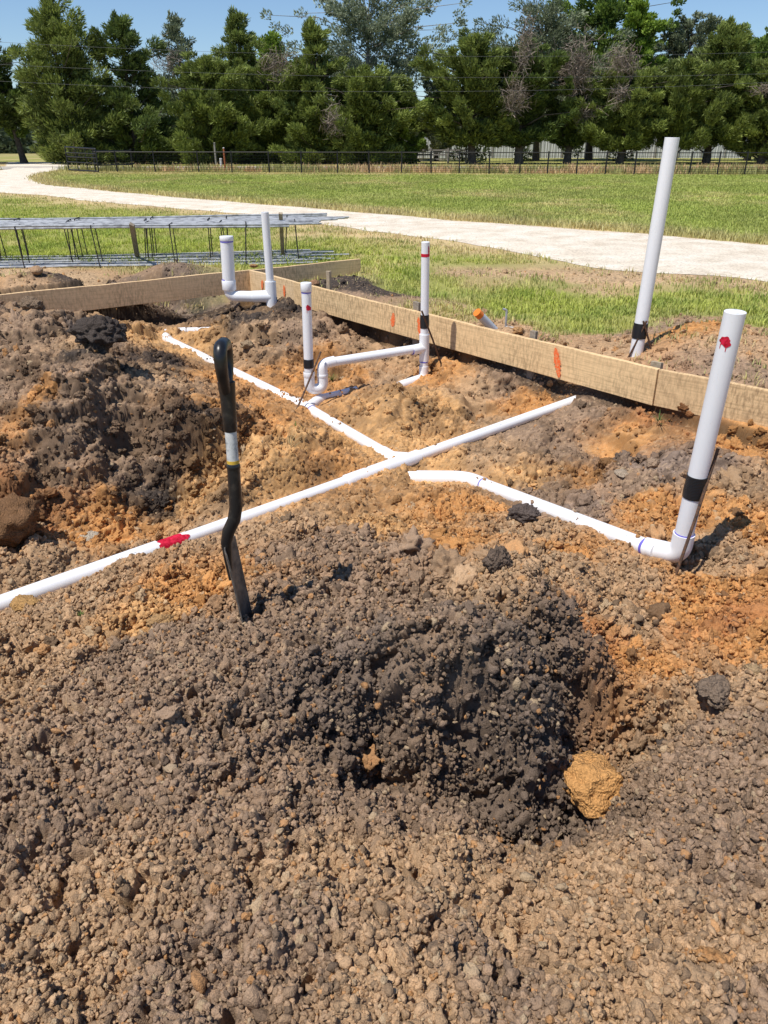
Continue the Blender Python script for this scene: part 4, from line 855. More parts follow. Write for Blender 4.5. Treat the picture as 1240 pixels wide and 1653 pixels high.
# a doubled end piece where the long board starts
tb, spr, L_ = board('form_board', 'long mud-streaked form board running along the right of the dig', B_475 + NR * .012, B_J + DR * -.004, NR, M_BOARD_C, nx=70)
spr(along((1.5442, 6.5698, 0.0600), B_475, DR), .075, .25, -.07, 3); spr(along((0.5035, 8.0857, 0.0800), B_475, DR), .06, .20, -.03, 4); spr(along((0.2964, 8.4715, 0.0800), B_475, DR), .08, .15, .02, 5)
d2 = (Vector((2.6841, 5.2148, 0.2000)) - B_J).normalized()
board('form_board', 'dusty form board nearest the camera behind the thick red-marked riser', B_J + d2 * .004 - NR * .006, B_J + d2 * 3.6, Vector((d2.y, -d2.x, 0)), M_BOARD_D, nx=30)

def stake(label, top, bottom, w_, th, material, face=NR, group='wooden stakes holding the form boards'):
    top = Vector(top); bottom = Vector(bottom); ax = (top - bottom); L = ax.length; ax.normalize()
    fx = ax.cross(face).normalized(); fy = ax.cross(fx)
    t = thing('wooden_stake', label, 'stake', bottom, group)
    b = MB()
    c = [(-1, -1), (1, -1), (1, 1), (-1, 1)]; V = []
    for zz, k in ((0, .35), (.12, 1.0), (1, 1.0)):
        for i, j in c: V.append(bottom + ax * L * zz + fx * i * w_ / 2 * k + fy * j * th / 2 * k)
    for q in V[8:]: q += ax * random.uniform(-.006, .006)
    F = [(0, 3, 2, 1), (8, 9, 10, 11)] + [(r * 4 + k, r * 4 + (k + 1) % 4, r * 4 + 4 + (k + 1) % 4, r * 4 + 4 + k) for r in (0, 1) for k in range(4)]
    o = b.add(V, F, True).build('shaft', material, t, .003)
    return t
def behind(pxpt, off=.075): return Vector(pxpt) - NR * off
p = behind((-0.7080, 9.4087, 0.2000), .066); stake('tall wooden stake standing up behind the far long form board', p + UP * .20, p - UP * .62, .065, .036, M_STAKE)
p = behind((0.2813, 8.0574, 0.2000), .075); stake('grey stub of a stake left of the tall twin-pipe vent', p + UP * .085, p - UP * .5, .085, .036, M_STAKEG)
p = behind((1.2758, 6.8258, 0.2000), .075); stake('grey stub of a stake behind the middle of the muddy long board', p + UP * .06, p - UP * .52, .065, .036, M_STAKEG)
p = behind((2.0841, 5.8965, 0.2000), .07); stake('pale sawn stake top beside the foot of the tallest pipe', p + UP * .02, p - UP * .5, .09, .04, M_STAKE)

def chunk(name, label, cat, p, size, col, seed, group=None, flat=.7, sub=4, rough=.5, sink=.3):
    m = clod_mesh(name, seed, sub, rough); cm, t, b = mat(name + '_surface', col, 1, .1)
    g = ramp(t, tnoise(t, pos(t), 90, 6, .7), [(.3, tuple(x * .55 for x in col)), (.52, col), (.75, tuple(min(1, x * 1.35) for x in col))])
    t.links.new(g.outputs[0], b.inputs['Base Color'])
    vor = nd(t, 'ShaderNodeTexVoronoi', Scale=110.0); t.links.new(pos(t), vor.inputs['Vector'])
    ad = nd(t, 'ShaderNodeMath', operation='MULTIPLY_ADD'); t.links.new(vor.outputs['Distance'], ad.inputs[0]); ad.inputs[1].default_value = -.7; t.links.new(tnoise(t, pos(t), 60, 6, .75), ad.inputs[2])
    bump(t, ad.outputs[0], 1.0, .012, b)
    m.materials.append(cm)
    z = zat(p[0], p[1]) + size * flat * (1 - sink) * .8
    o = bpy.data.objects.new(name, m); COL.objects.link(o); o.location = (p[0], p[1], z)
    sx = size if not hasattr(size, '__len__') else size[0]
    o.scale = (sx, sx, sx * flat * 1.1); o.rotation_euler = (0, 0, seed * 1.3)
    return tag(o, label, cat, group)
GR_ = 'large clods lying in the dug soil'
chunk('soil_clod', 'big orange clay clod in the hollow at the right of the dark heap', 'clod', (0.7097, 1.9452, -0.1800), .120, (.66, .345, .125), 31, GR_, .95, 5, .27, .18)
chunk('soil_clod', 'broad grey-brown clod half sunk in the slope below the red-marked riser', 'clod', (1.2146, 2.2769, -0.1000), .075, (.24, .175, .125), 32, GR_, .75, 5, .36, .4)
chunk('soil_clod', 'black wet clod right of the orange clay clod', 'clod', (1.0023, 2.1119, -0.1500), .046, (.12, .092, .072), 33, GR_, .8, 5, .34, .4)
chunk('soil_clod', 'dark clod on top of the near heap below the buried lateral pipe end', 'clod', (0.8062, 3.9955, -0.2000), .085, (.13, .10, .085), 34, GR_, .95, 5, .36, .45)
chunk('soil_clod', 'small pale tan clod at the frame edge below the right riser', 'clod', (1.3867, 2.3539, -0.0600), .036, (.42, .29, .16), 35, GR_, .8, 4, .4, .15)
chunk('soil_clod', 'dark crusty clod with a black underside above the dark heap', 'clod', (0.4450, 2.6288, 0.1400), .062, (.16, .115, .085), 36, GR_, .85, 5, .45, .35)
chunk('soil_clod', 'yellow sandy clod just right of the shovel blade, lying on the heap', 'clod', (-0.5054, 2.9701, 0.0200), .03, (.42, .27, .14), 37, GR_, .6, 4, .4, .2)
chunk('soil_clod', 'flat yellow clod at the left frame edge below the main drain pipe', 'clod', (-1.8475, 3.3752, -0.3200), .085, (.48, .28, .11), 38, GR_, .55, 4, .4, .35)
chunk('soil_clod', 'yellow clod by the left foot of the heap, left of the shovel', 'clod', (-0.9427, 2.7234, 0.0000), .06, (.46, .28, .13), 39, GR_, .7, 4, .45, .3)
chunk('soil_clod', 'tan clod lying on the main drain pipe near its red joint', 'clod', (-1.5715, 3.9695, -0.4600), .04, (.36, .23, .13), 40, GR_, .8, 4, .5, .1)
chunk('soil_clod', 'large black clod on the left mound behind the shovel', 'clod', (-2.3076, 6.1989, 0.1200), .21, (.085, .068, .058), 41, GR_, .85, 5, .42, .55)
chunk('soil_clod', 'crusty dark clod at the very top of the left mound', 'clod', (-3.0688, 6.8381, 0.4200), .10, (.24, .17, .115), 42, GR_, .95, 5, .4, .6)
chunk('soil_clod', 'rust coloured block of clay at the left frame edge in the trench', 'clod', (-2.2330, 4.1317, -0.3500), .2, (.22, .12, .06), 43, GR_, .75, 4, .4, .3)
chunk('soil_clod', 'pale round stone on the grey plateau in front of the right board', 'stone', (1.8036, 4.8107, -0.2000), .06, (.40, .28, .19), 44, 'stones on the grey plateau', .8, 4, .3, .15)
chunk('soil_clod', 'small flat pale stone left of the round one on the grey plateau', 'stone', (1.5850, 4.7363, -0.2500), .05, (.42, .33, .24), 45, 'stones on the grey plateau', .55, 4, .3, .15)
chunk('soil_clod', 'pale crumbly clod beside the foot of the elbowed drain riser', 'clod', (-1.4426, 8.0772, -0.0600), .09, (.36, .26, .16), 46, GR_, .6, 4, .5, .3)
chunk('soil_clod', 'white crumbly lump on the trench floor left of the red pipe joint', 'clod', (-1.8838, 4.3560, -0.5000), .07, (.5, .42, .32), 47, GR_, .4, 4, .5, .3)
chunk('wood_chip', 'reddish wood block on the far corner of the form boards', 'wood block', (-1.8112, 11.1304, 0.2000), .05, (.40, .22, .10), 51, None, .7, 3, .25, .1).location.z = .225
chunk('brick_bit', 'tan broken brick on the dark spoil behind the left board', 'brick piece', (-4.2415, 9.7211, 0.2000), .085, (.45, .29, .17), 52, None, .7, 3, .25, -.4)
chunk('brick_bit', 'reddish brick piece on the black spoil behind the far stake', 'brick piece', (-0.8959, 10.2402, 0.1400), .08, (.38, .21, .12), 53, None, .7, 3, .25, -.3)
chunk('soil_clod', 'yellow clod behind the long board beside the orange-capped pipe', 'clod', (1.3317, 7.6952, 0.1000), .075, (.48, .27, .12), 54, GR_, .7, 4, .4, .1)

# ------------------------------------------------------------------ pipes
def ring(t, name, p, d, r, h, material, label=None, n=28):
    p = Vector(p); d = Vector(d).normalized()
    o = MB().tube([p - d * h / 2, p + d * h / 2], r, n).build(name, material, t)
    if label: o['label'] = label
    return o
def collar(t, p, d, r, h, material=None, name='coupling'):
    p = Vector(p); d = Vector(d).normalized(); k = .004
    return MB().tube([p - d * h / 2, p - d * (h / 2 - k), p + d * (h / 2 - k), p + d * h / 2], [r - k * .6, r, r, r - k * .6], 28).build(name, material or M_PVC, t)
def lerp(a, b, t): return Vector(a) * (1 - t) + Vector(b) * t

def blotch(parent, p0, axis, r, toward, w_, h_, seed, drips=2):
    axis = Vector(axis).normalized(); tw = Vector(toward); tw = (tw - axis * tw.dot(axis)).normalized(); sd = axis.cross(tw)
    rr = random.Random(seed); m = MB(); N_ = 40; V = []; 
    ph = [rr.uniform(0, 6) for _ in range(4)]
    def P(a_, z_): return Vector(p0) + axis * z_ + (tw * math.cos(a_) + sd * math.sin(a_)) * (r + .0014)
    rad = lambda q: 1 + .16 * math.sin(2 * q + ph[0]) + .12 * math.sin(3 * q + ph[1]) + .08 * math.sin(7 * q + ph[2])
    V.append(P(0, 0))
    for rg in (.35, .7, 1.0):
        for i in range(N_):
            q = 2 * math.pi * i / N_; k = rad(q) * rg
            V.append(P(w_ / r * .5 * math.cos(q) * k, h_ * .5 * math.sin(q) * k))
    F = [(0, 1 + i, 1 + (i + 1) % N_) for i in range(N_)]
    for g_ in range(2): F += [(1 + g_ * N_ + i, 1 + (g_ + 1) * N_ + i, 1 + (g_ + 1) * N_ + (i + 1) % N_, 1 + g_ * N_ + (i + 1) % N_) for i in range(N_)]
    m.add(V, F)
    for k in range(drips):
        a_ = rr.uniform(-.35, .35) * w_ / r; L_ = rr.uniform(.3, .8) * h_; z0 = -h_ * .3
        m.add([P(a_ - .05, z0), P(a_ + .05, z0), P(a_ + .03, z0 - L_), P(a_ - .03, z0 - L_)], [(0, 1, 2, 3)])
    return m.build('red_mark', M_RED, parent)
t = thing('drain_pipe', 'long white main drain pipe with a red joint lying in the trench, with its branch', 'drain pipe', MAIN[1])
MV = (Vector(MAIN[1]) - Vector(MAIN[0])).normalized()
def on_main(px_pt): return Vector(MAIN[0]) + MV * (Vector(px_pt) - Vector(MAIN[0])).dot(MV)
j1 = on_main((-1.4554, 4.2059, -0.5000)); j2 = on_main((-1.3427, 4.3560, -0.5000)); w0 = lerp(MAIN[0], MAIN[1], .545); w1 = lerp(MAIN[0], MAIN[1], .66)
run_a = MB().tube([Vector(MAIN[0]), lerp(MAIN[0], j1, .5), j1], PR * 1.13, 28).build('pipe_run', M_PVC, t)
MB().tube([j1 - MV * .01, j2 + MV * .01], PR * .98, 28).build('pipe_joint', M_PVC, t)
run_b = MB().tube([j2, lerp(j2, MAIN_END, .4), lerp(j2, MAIN_END, .7), Vector(MAIN[1]), Vector(MAIN_END)], .042, 28).build('pipe_run', M_PVC, t)
collar(t, w0, MV, PR * 1.12, .11); 
wy = MB().tube([w0, w1 + MV * .05], PR * 1.14, 28)
bd = (Vector(BRANCH[1]) - Vector(BRANCH[0])).normalized()
wy.tube([lerp(w0, w1, .95), Vector(BRANCH[0]) + bd * .02, Vector(BRANCH[0]) + bd * .16], [PR * 1.1, PR * 1.14, PR * 1.14], 28)
wy.build('wye_fitting', M_PVC, t)
pts = [Vector(BRANCH[0]), lerp(BRANCH[0], BRANCH[1], .5), Vector(BRANCH[1]), lerp(BRANCH[1], BRANCH[2], .5), Vector(BRANCH[2])]
MB().tube(pts, PR, 28).build('branch_pipe', M_PVCD, t)
b2 = (Vector(BRANCH[2]) - Vector(BRANCH[1])).normalized()
MB().tube(bend([Vector(BRANCH[2]) - b2 * .12, Vector(BRANCH_ELBOW[1]), Vector(BRANCH_ELBOW[2])], .12), PR * 1.14, 28).build('elbow', M_PVC, t)
MB().tube([Vector(BRANCH_ELBOW[2]) - Vector((.05, 0, 0)), Vector(BRANCH_ELBOW[3]) + Vector((.2, 0, -.02))], PR, 24).build('branch_pipe', M_PVCD, t)
tf = MB().tube([Vector(BRANCH[1]) - bd * .14, Vector(BRANCH[1]) + bd * .14], PR * 1.15, 28)
tf.tube(bend([Vector(STUB[0]) - bd * .05, lerp(STUB[0], STUB[1], .7), Vector(STUB[1])], .06), PR * 1.05, 24)
tf.build('tee_fitting', M_PVC, t)
MB().tube([lerp(STUB[0], STUB[1], .8), Vector(STUB[1]), Vector(STUB[2])], PR * .86, 24).build('stub_pipe', M_PVC, t)
ring(t, 'primer_ring', Vector(BRANCH[1]) - bd * .142, bd, PR * 1.02, .012, M_PRIMER)
# dashes of the factory print along the pipe
def print_line(o, a, b, r, ang, seed):
    """rows of tiny worn dashes, added to the pipe's own mesh"""
    a = Vector(a); b = Vector(b); d = (b - a).normalized(); side = d.cross(UP).normalized(); upv = side.cross(d); off = o.parent.location
    rr = random.Random(seed); L = (b - a).length; s = 0
    nrm = (upv * math.cos(ang) + side * math.sin(ang)); tg = d.cross(nrm)
    bm = bmesh.new(); bm.from_mesh(o.data); o.data.materials.append(M_GREYPVC)
    while s < L - .02:
        ln = rr.uniform(.004, .016); hh = rr.uniform(.002, .0042)
        if rr.random() < .72:
            c = a + d * (s + ln / 2) + nrm * (r + .0012) - off
            f = bm.faces.new([bm.verts.new(q) for q in (c - d * ln / 2 - tg * hh, c + d * ln / 2 - tg * hh, c + d * ln / 2 + tg * hh, c - d * ln / 2 + tg * hh)]); f.material_index = 1
        s += ln + rr.uniform(.004, .03)
    bm.to_mesh(o.data); bm.free()
print_line(run_a, lerp(MAIN[0], j1, .78), lerp(MAIN[0], j1, .93), PR * 1.13, .55, 3)
print_line(run_b, lerp(MAIN[0], MAIN[1], .80), lerp(MAIN[0], MAIN[1], .90), .042, .55, 4)

# thick riser on the right with its lateral
RR = .0475
blotch(bpy.data.objects['pipe_joint'].parent, lerp(j1, j2, .5), MV, PR * .99, Vector((-.1, -.75, .8)), .095, (j2 - j1).length * 1.15, 21, 0)
# thick riser
t = thing('drain_riser', 'thick white riser with a red blotch near its top, joined to a lateral pipe', 'drain riser', RIS)
rb = Vector(RIS); rt = Vector(RIS_TOP); ru = (rt - rb).normalized()
l0, l1, l2 = [Vector(q) for q in LAT]; ld_ = (l2 - l1).normalized()
MB().open_pipe([rb + ru * .09, lerp(rb, rt, .5), rt], RR, .0065, .4).build('riser_pipe', M_PVC, t)
MB().tube(bend([l2 - ld_ * .075, rb + Vector((0, 0, -.005)), rb + ru * .125], .1, 10), RR * 1.16, 32).build('elbow', M_PVC, t)
lat_o = MB().tube([l1 + ld_ * .02, lerp(l1, l2, .5), l2], RR, 28).build('lateral_pipe', M_PVC, t)
MB().tube(bend([l0 + (l1 - l0).normalized() * .15, l1, lerp(l1, l2, .12)], .12), RR * 1.13, 28).build('bend_fitting', M_PVC, t)
MB().tube([l0 - (l1 - l0).normalized() * .15, lerp(l0, l1, .6)], RR, 28).build('lateral_pipe', M_PVC, t)
ring(t, 'primer_ring', rb + ru * .126, ru, RR * 1.03, .012, M_PRIMER); ring(t, 'primer_ring', l2 - ld_ * .076, ld_, RR * 1.02, .016, M_PRIMER)
ring(t, 'primer_ring', lerp(l0, l1, .62), (l1 - l0), RR * 1.02, .014, M_PRIMER); ring(t, 'primer_ring', lerp(l1, l2, .12), ld_, RR * 1.02, .014, M_PRIMER)
tp = rb + ru * .40
MB().tube([tp - ru * .062, tp - ru * .03, tp + ru * .01, tp + ru * .06], [RR + .003, RR + .0045, RR + .003, RR + .004], 32).build('tape_band', M_TAPE, t)
CAMV = Vector((0, 0, 1.76))
blotch(t, rt - ru * .125, ru, RR, (CAMV - rt) + Vector((-1.6, -.2, 0)), .055, .042, 5)
print_line(lat_o, lerp(l1, l2, .86), lerp(l1, l2, .95), RR, .6, 12)

# P-trap fixture with vent behind it
PR2 = .0425
t = thing('trap_assembly', 'white trap pipe with two uprights linked by a sloping arm, before the long board', 'drain trap', (-0.6087, 6.7962, -0.2557))
Ab = Vector((-0.6771, 6.8081, -0.1151)); At = Vector((Ab.x + .008, Ab.y - .01, (-0.6716, 6.8211, 0.6757)[2])); Au = (At - Ab).normalized()
arm0 = Vector((-0.5242, 6.8742, -0.0930)); tee = Vector((0.3862, 7.3372, -0.0061)); ad_ = (tee - arm0).normalized()
Bt = Vector((tee.x - .012, tee.y - .04, (0.3755, 7.3337, 0.9586)[2])); Bu = (Bt - tee).normalized()
ub = Ab + Vector((.005, 0, -.155)); ux_ = (arm0 - Ab); ux_.z = 0
MB().tube([Ab - Au * .05, lerp(Ab, At, .5), At - Au * .0], PR2, 28).build('standpipe', M_PVC, t)
collar(t, At - Au * .03, Au, PR2 * 1.13, .075, name='cap'); ring(t, 'primer_ring', At - Au * .072, Au, PR2 * 1.03, .014, M_PRIMER)
hx = Vector((ux_.x, ux_.y, 0)).normalized()
c2 = Ab + hx * .128
upath = bend([Ab + Vector((0, 0, .02)), Ab + Vector((0, 0, -.150)), c2 + Vector((0, 0, -.150)), c2 + Vector((0, 0, .075)), c2 + Vector((0, 0, .075)) + ad_ * .12], [.064, .064, .075], 10)
MB().tube(upath, PR2 * 1.13, 32).build('trap_bend', M_PVC, t)
collar(t, Ab + Vector((0, 0, -.005)), UP, PR2 * 1.2, .05); collar(t, c2 + Vector((0, 0, -.03)), UP, PR2 * 1.2, .03)
MB().tube([c2 + Vector((0, 0, .075)) + ad_ * .05, tee], PR2 * .98, 28).build('trap_arm', M_PVC, t)
MB().open_pipe([tee - Bu * .02, lerp(tee, Bt, .5), Bt], PR2 * .9, .006, .3).build('vent_pipe', M_PVC, t)
tf = MB().tube([tee - Bu * .13, tee + Bu * .13], PR2 * 1.12, 28); tf.tube([tee - ad_ * .13, tee], PR2 * 1.12, 28); tf.build('tee_fitting', M_PVC, t)
low = tee - UP * .27; el = Vector((0.1646, 7.1154, -0.2837)); 
MB().tube([tee - UP * .1, low + UP * .05], PR2 * .95, 28).build('drop_pipe', M_PVC, t)
hd = (el - low); hd.z = 0; hd.normalize()
MB().tube(bend([low + UP * .09, low - UP * .03, low - UP * .04 + hd * .34], .13, 10), PR2 * 1.08, 28).build('elbow', M_PVC, t)
ring(t, 'primer_ring', tee - ad_ * .132, ad_, PR2 * 1.0, .014, M_PRIMER); ring(t, 'primer_ring', tee - UP * .135, UP, PR2 * 1.0, .012, M_PRIMER)
MB().tube([Ab + Au * .055, Ab + Au * .085, Ab + Au * .135], [PR2 + .003, PR2 + .0055, PR2 + .003], 28).build('tape_band', M_TAPE, t)
MB().tube([tee + Bu * .19, tee + Bu * .25, tee + Bu * .315], [PR2 * .9 + .003, PR2 * .9 + .006, PR2 * .9 + .003], 28).build('tape_band', M_TAPE, t)
blotch(t, At - Au * .2, Au, PR2, Vector((.5, -1, 0)), .045, .05, 9, 1)
MB().tube([Bt - Bu * .125, Bt - Bu * .098], PR2 * .9 + .0014, 28).build('red_mark', M_RED, t)
blotch(t, Bt - Bu * .07, Bu, PR2 * .9, Vector((.8, -.7, 0)), .02, .07, 10, 0)

# trap fixture in the far corner: wide standpipe and slim vent
t = thing('trap_fixture', 'white elbowed drain with a wide capped riser and a slim vent in the far corner', 'drain riser', (-1.3147, 9.0602, 0.0200))
Vb = Vector((-1.3341, 9.3144, 0.1300)); Vt = Vector((Vb.x - .01, Vb.y - .03, 1.06)); W0 = Vector((-1.8212, 9.3064, 0.1600)); WT = Vector((W0.x + .02, W0.y - .02, .80))
RW, RV = .074, .045
MB().tube([W0 + UP * .09, lerp(W0, WT, .5), WT], RW, 32).build('standpipe', M_PVC, t)
collar(t, WT - UP * .02, UP, RW * 1.06, .05, name='cap'); ring(t, 'primer_ring', WT - UP * .052, UP, RW * 1.025, .016, M_PRIMER)
collar(t, W0 + UP * .10, UP, RW * 1.1, .11); ring(t, 'primer_ring', W0 + UP * .162, UP, RW * 1.02, .014, M_PRIMER)
MB().tube(bend([W0 + UP * .12, W0 - UP * .03, Vb + Vector((0, 0, -.01))], .16, 12), [RW * 1.04] * 10 + [RW * .82] * 5, 32).build('elbow', M_PVC, t) if False else \
MB().tube(bend([W0 + UP * .12, W0 - UP * .03, Vb + Vector((0, 0, -.01))], .16, 12), RW * .86, 32).build('elbow', M_PVC, t)
tf = MB().tube([Vb - UP * .19, Vb + UP * .17], RV * 1.45, 28); tf.tube([lerp(W0, Vb, .55) + Vector((0, 0, -.02)), Vb], RW * .92, 28); tf.build('tee_fitting', M_PVC, t)
MB().tube([Vb - UP * .6, Vb - UP * .15], RV * 1.3, 24).build('drop_pipe', M_PVC, t)
MB().open_pipe([Vb, lerp(Vb, Vt, .5), Vt], RV, .006, .3).build('vent_pipe', M_PVC, t)

# tallest pipe, outside the forms
t = thing('vent_pipe', 'tallest white pipe standing outside the right form board, bound with black tape', 'pipe', (2.2162, 6.7072, 0.0300))
b0 = Vector((2.2162, 6.7072, 0.0300)); tt_ = Vector((b0.x + .04, b0.y - .01, 1.80)); u_ = (tt_ - b0).normalized(); r_ = .0565
MB().open_pipe([b0 - u_ * .3, lerp(b0, tt_, .5), tt_], r_, .007, .4).build('pipe', M_PVC, t)
MB().tube([b0 + u_ * .20, b0 + u_ * .26, b0 + u_ * .33], [r_ + .004, r_ + .007, r_ + .004], 28).build('tape_band', M_TAPE, t)

# grey pipe with an orange end poking out of the spoil
t = thing('capped_pipe', 'short grey conduit with an orange end leaning out of the spoil behind the board', 'pipe', (1.1040, 7.8688, 0.0500))
a_ = Vector((1.1231, 7.9148, 0.0400)); b_ = Vector((0.9275, 7.7878, 0.2400)); d_ = (b_ - a_).normalized()
MB().tube([a_ - d_ * .1, lerp(a_, b_, .84)], .042, 24).build('pipe', M_GREYPVC, t)
MB().tube([lerp(a_, b_, .80), b_], .043, 24).build('orange_end', M_ORCAP, t)
t = thing('bent_pin', 'small bent grey steel pin standing behind the board near the orange-capped pipe', 'steel pin', (1.2384, 7.9270, 0.0500))
a_ = Vector((1.2582, 8.0069, 0.0200)); MB().tube(bend([a_ - UP * .1, a_ + UP * .2, a_ + UP * .2 + Vector((-.04, 0, .01))], .02), .012, 10).build('pin', M_BAR, t)
MB().tube([a_ + UP * .03, a_ + Vector((.09, -.03, .02))], .012, 10).build('foot', M_BAR, t)

# rebar pins tied to the pipes
def rod(label, a, b, r=.0085, m=None):
    a = Vector(a); b = Vector(b); o = MB().tube([a, lerp(a, b, .5) + Vector((.004, 0, 0)), b], r, 8).build('rebar_pin', m or M_RUST)
    return tag(o, label, 'rebar pin', 'rebar pins taped to the pipes')
top = rb + ru * .60 + Vector((.075, .01, 0)); foot = Vector((1.4675, 3.3703, -0.2000))
rod('long thin rebar pin leaning on the red-blotched thick riser', foot - Vector((0, 0, .06)), top)
rod('rebar pin crossing in front of the trap bend, left upright of the pair', Vector((-0.8079, 6.3924, -0.3800)) - UP * .05, Vector((-0.5626, 6.7936, 0.0860)))
rod('rebar pin crossing the taped vent upright beside the long board', Vector((0.5758, 7.3575, -0.1256)) - UP * .1, Vector((0.3438, 7.1031, 0.3848)))
rod('rebar pin leaning to the right behind the tallest pipe', b0 + Vector((-.10, -.02, -.05)), b0 + Vector((.03, -.068, .36)))
rod('rebar pin leaning to the left in front of the tallest pipe', b0 + Vector((.17, -.02, -.02)), b0 + Vector((.0, -.072, .36)))

# ------------------------------------------------------------------ the shovel
def make_shovel():
    base = Vector((-0.5362, 2.4578, 0.1300)); base.z = zat(base.x, base.y)
    t = thing('shovel', 'black D-handled shovel stuck upright in the near heap', 'shovel', base)
    # shovel frame: f = direction the blade faces (sideways), s = across the blade, almost along the view
    yaw = R(91); s = Vector((math.cos(yaw), math.sin(yaw), 0)); f = Vector((s.y, -s.x, 0))
    up = Vector((.010, .075, 1)).normalized(); s = (s - up * s.dot(up)).normalized(); f = s.cross(up).normalized()
    if f.x < 0: f = -f
    def P(a, b, h): return base + f * a + s * b + up * h
    # blade: dished plate, rolled step at the top; leans forward to its tip
    nb, nh = 11, 14; V = []
    for side in (0, 1):
        for i in range(nh):
            h = .30 - (.30 + .18) * i / (nh - 1)
            wv_ = .088 - .006 * i / (nh - 1)
            for k in range(nb):
                q = -1 + 2 * k / (nb - 1)
                bow = .020 * (1 - q * q) * (1 - .35 * i / (nh - 1)) ; lean = -.028 + (.30 - h) * .145
                V.append(P(lean - bow + (.0045 if side else 0), q * wv_, h))
    F = []; n1 = nb * nh
    for i in range(nh - 1):
        for k in range(nb - 1):
            a = i * nb + k; F.append((a, a + 1, a + nb + 1, a + nb)); F.append((n1 + a, n1 + a + nb, n1 + a + nb + 1, n1 + a + 1))
    for i in range(nh - 1):
        for k in (0, nb - 1): a = i * nb + k; F.append((a, a + nb, n1 + a + nb, n1 + a))
    for k in range(nb - 1):
        F.append((k, n1 + k, n1 + k + 1, k + 1)); a = (nh - 1) * nb + k; F.append((a, a + 1, n1 + a + 1, n1 + a))
    bl = MB().add(V, F).build('blade', M_BLADE, t)
    # socket: swells out of the blade and cranks back into the shaft line
    MB().tube([P(-.034, 0, .16), P(-.040, 0, .24), P(-.042, 0, .31), P(-.030, 0, .355), P(-.008, 0, .40), P(.002, 0, .45), P(.002, 0, .60)],
              [.008, .014, .020, .023, .0235, .0235, .0225], 20).build('socket', M_BLKPL, t)
    MB().tube([P(.002, 0, .594), P(.002, 0, .60), P(.002, 0, .606), P(.002, 0, .612)], [.0238, .0245, .0245, .0215], 20).build('ferrule', M_BLKPL, t)
    MB().tube([P(.002, 0, .58), P(.0, 0, .765)], .0205, 20).build('shaft', M_LABEL, t)['label'] = 'shaft with a worn white label'
    MB().tube([P(.002, 0, .613), P(.002, 0, .625)], .0212, 20).build('yellow_band', M_YEL, t)
    # grip: sleeve widening into a loop
    MB().tube([P(.0, 0, .728), P(.0, 0, .735), P(-.001, 0, .78), P(-.002, 0, .85), P(-.004, 0, .90)], [.0205, .0245, .0245, .0265, .030], 20).build('grip_sleeve', M_BLKPL, t)
    loop = bend([P(-.004, -.012, .87), P(-.006, -.062, .945), P(-.008, -.056, 1.022), P(-.008, .056, 1.022), P(-.006, .062, .945), P(-.004, .012, .87)], [.05, .035, .035, .05], 9)
    n = len(loop)
    lp = MB().tube(loop, [.0185 + .0045 * math.sin(math.pi * i / (n - 1)) for i in range(n)], 18)
    lp.build('grip_loop', M_BLKPL, t)
    return t
make_shovel()

# ------------------------------------------------------------------ rebar cages on the grass
def make_cage(label, front_off, L0, L1, ztop, seed):
    rr = random.Random(seed)
    a = Vector((-5.8861, 12.2314, 0.0000)); b = Vector((-1.2973, 12.8999, 0.0000)); d = (b - a).normalized(); n = Vector((-d.y, d.x, 0))
    org = a + n * front_off
    t = thing('rebar_cage', label, 'rebar cage', org, 'rebar cages stacked on the grass')
    wd = .33
    def P(s, o, z): return org + d * s + n * o + UP * z
    bars = [(0.0, .035), (wd * .25, .03), (wd * .6, .03), (wd, .035)] + [(wd * q, ztop + rr.uniform(-.012, .028)) for q in (0, .12, .3, .45, .62, .8, 1)]
    for o, z in bars:
        e0 = L0 + rr.uniform(-.3, .3); e1 = L1 + rr.uniform(-.5, .25); pts = []
        for i in range(13):
            s = e0 + (e1 - e0) * i / 12
            pts.append(P(s, o + rr.uniform(-.008, .008), z + .012 * math.sin(s * .8 + seed) + (rr.uniform(-.004, .004))))
        MB().tube(pts, .0145, 8).build('longitudinal_bar', M_BAR, t)
    s = L0 + .35 + rr.random() * .8
    while s < L1 - .35:
        tl = rr.uniform(-.06, .06); off = rr.uniform(-.015, .015)
        q = [P(s + tl, -.018, ztop + .03), P(s, -.018, .012), P(s + off, wd + .018, .012), P(s + tl + off, wd + .018, ztop + .03)]
        MB().tube(bend(q + [q[0]], .035, 3), .0088, 6).build('stirrup', M_STIR, t)
        s += rr.uniform(.95, 1.25)
    return t
CAGES = [('rebar cage lying nearest the form board, in front of the others', .0, -2.3, 4.75, .60, 1), ('rebar cage second from the form board, tight behind the front one', .36, -2.2, 5.0, .60, 2),
         ('rebar cage third from the form board, whose tips reach furthest right', .72, -2.4, 5.3, .61, 3), ('rebar cage at the back of the bundle, nearest the gravel drive', 1.10, -2.2, 5.05, .61, 4)]
for c in CAGES: make_cage(*c)
fc_ = Vector((0, -1, 0))
stake('leaning grey stake standing inside the rebar cages left of centre', (-3.8021, 12.3386, 0.6600), Vector((-4.2779, 13.9596, 0.0000)) - UP * .15, .075, .04, M_STAKEG, fc_, 'stakes at the rebar cages')
stake('upright brown stake near the right tips of the rebar cages', (-1.6780, 13.3489, 0.7400), Vector((-1.7617, 14.0416, 0.0000)) - UP * .15, .06, .04, M_STAKE, fc_, 'stakes at the rebar cages')

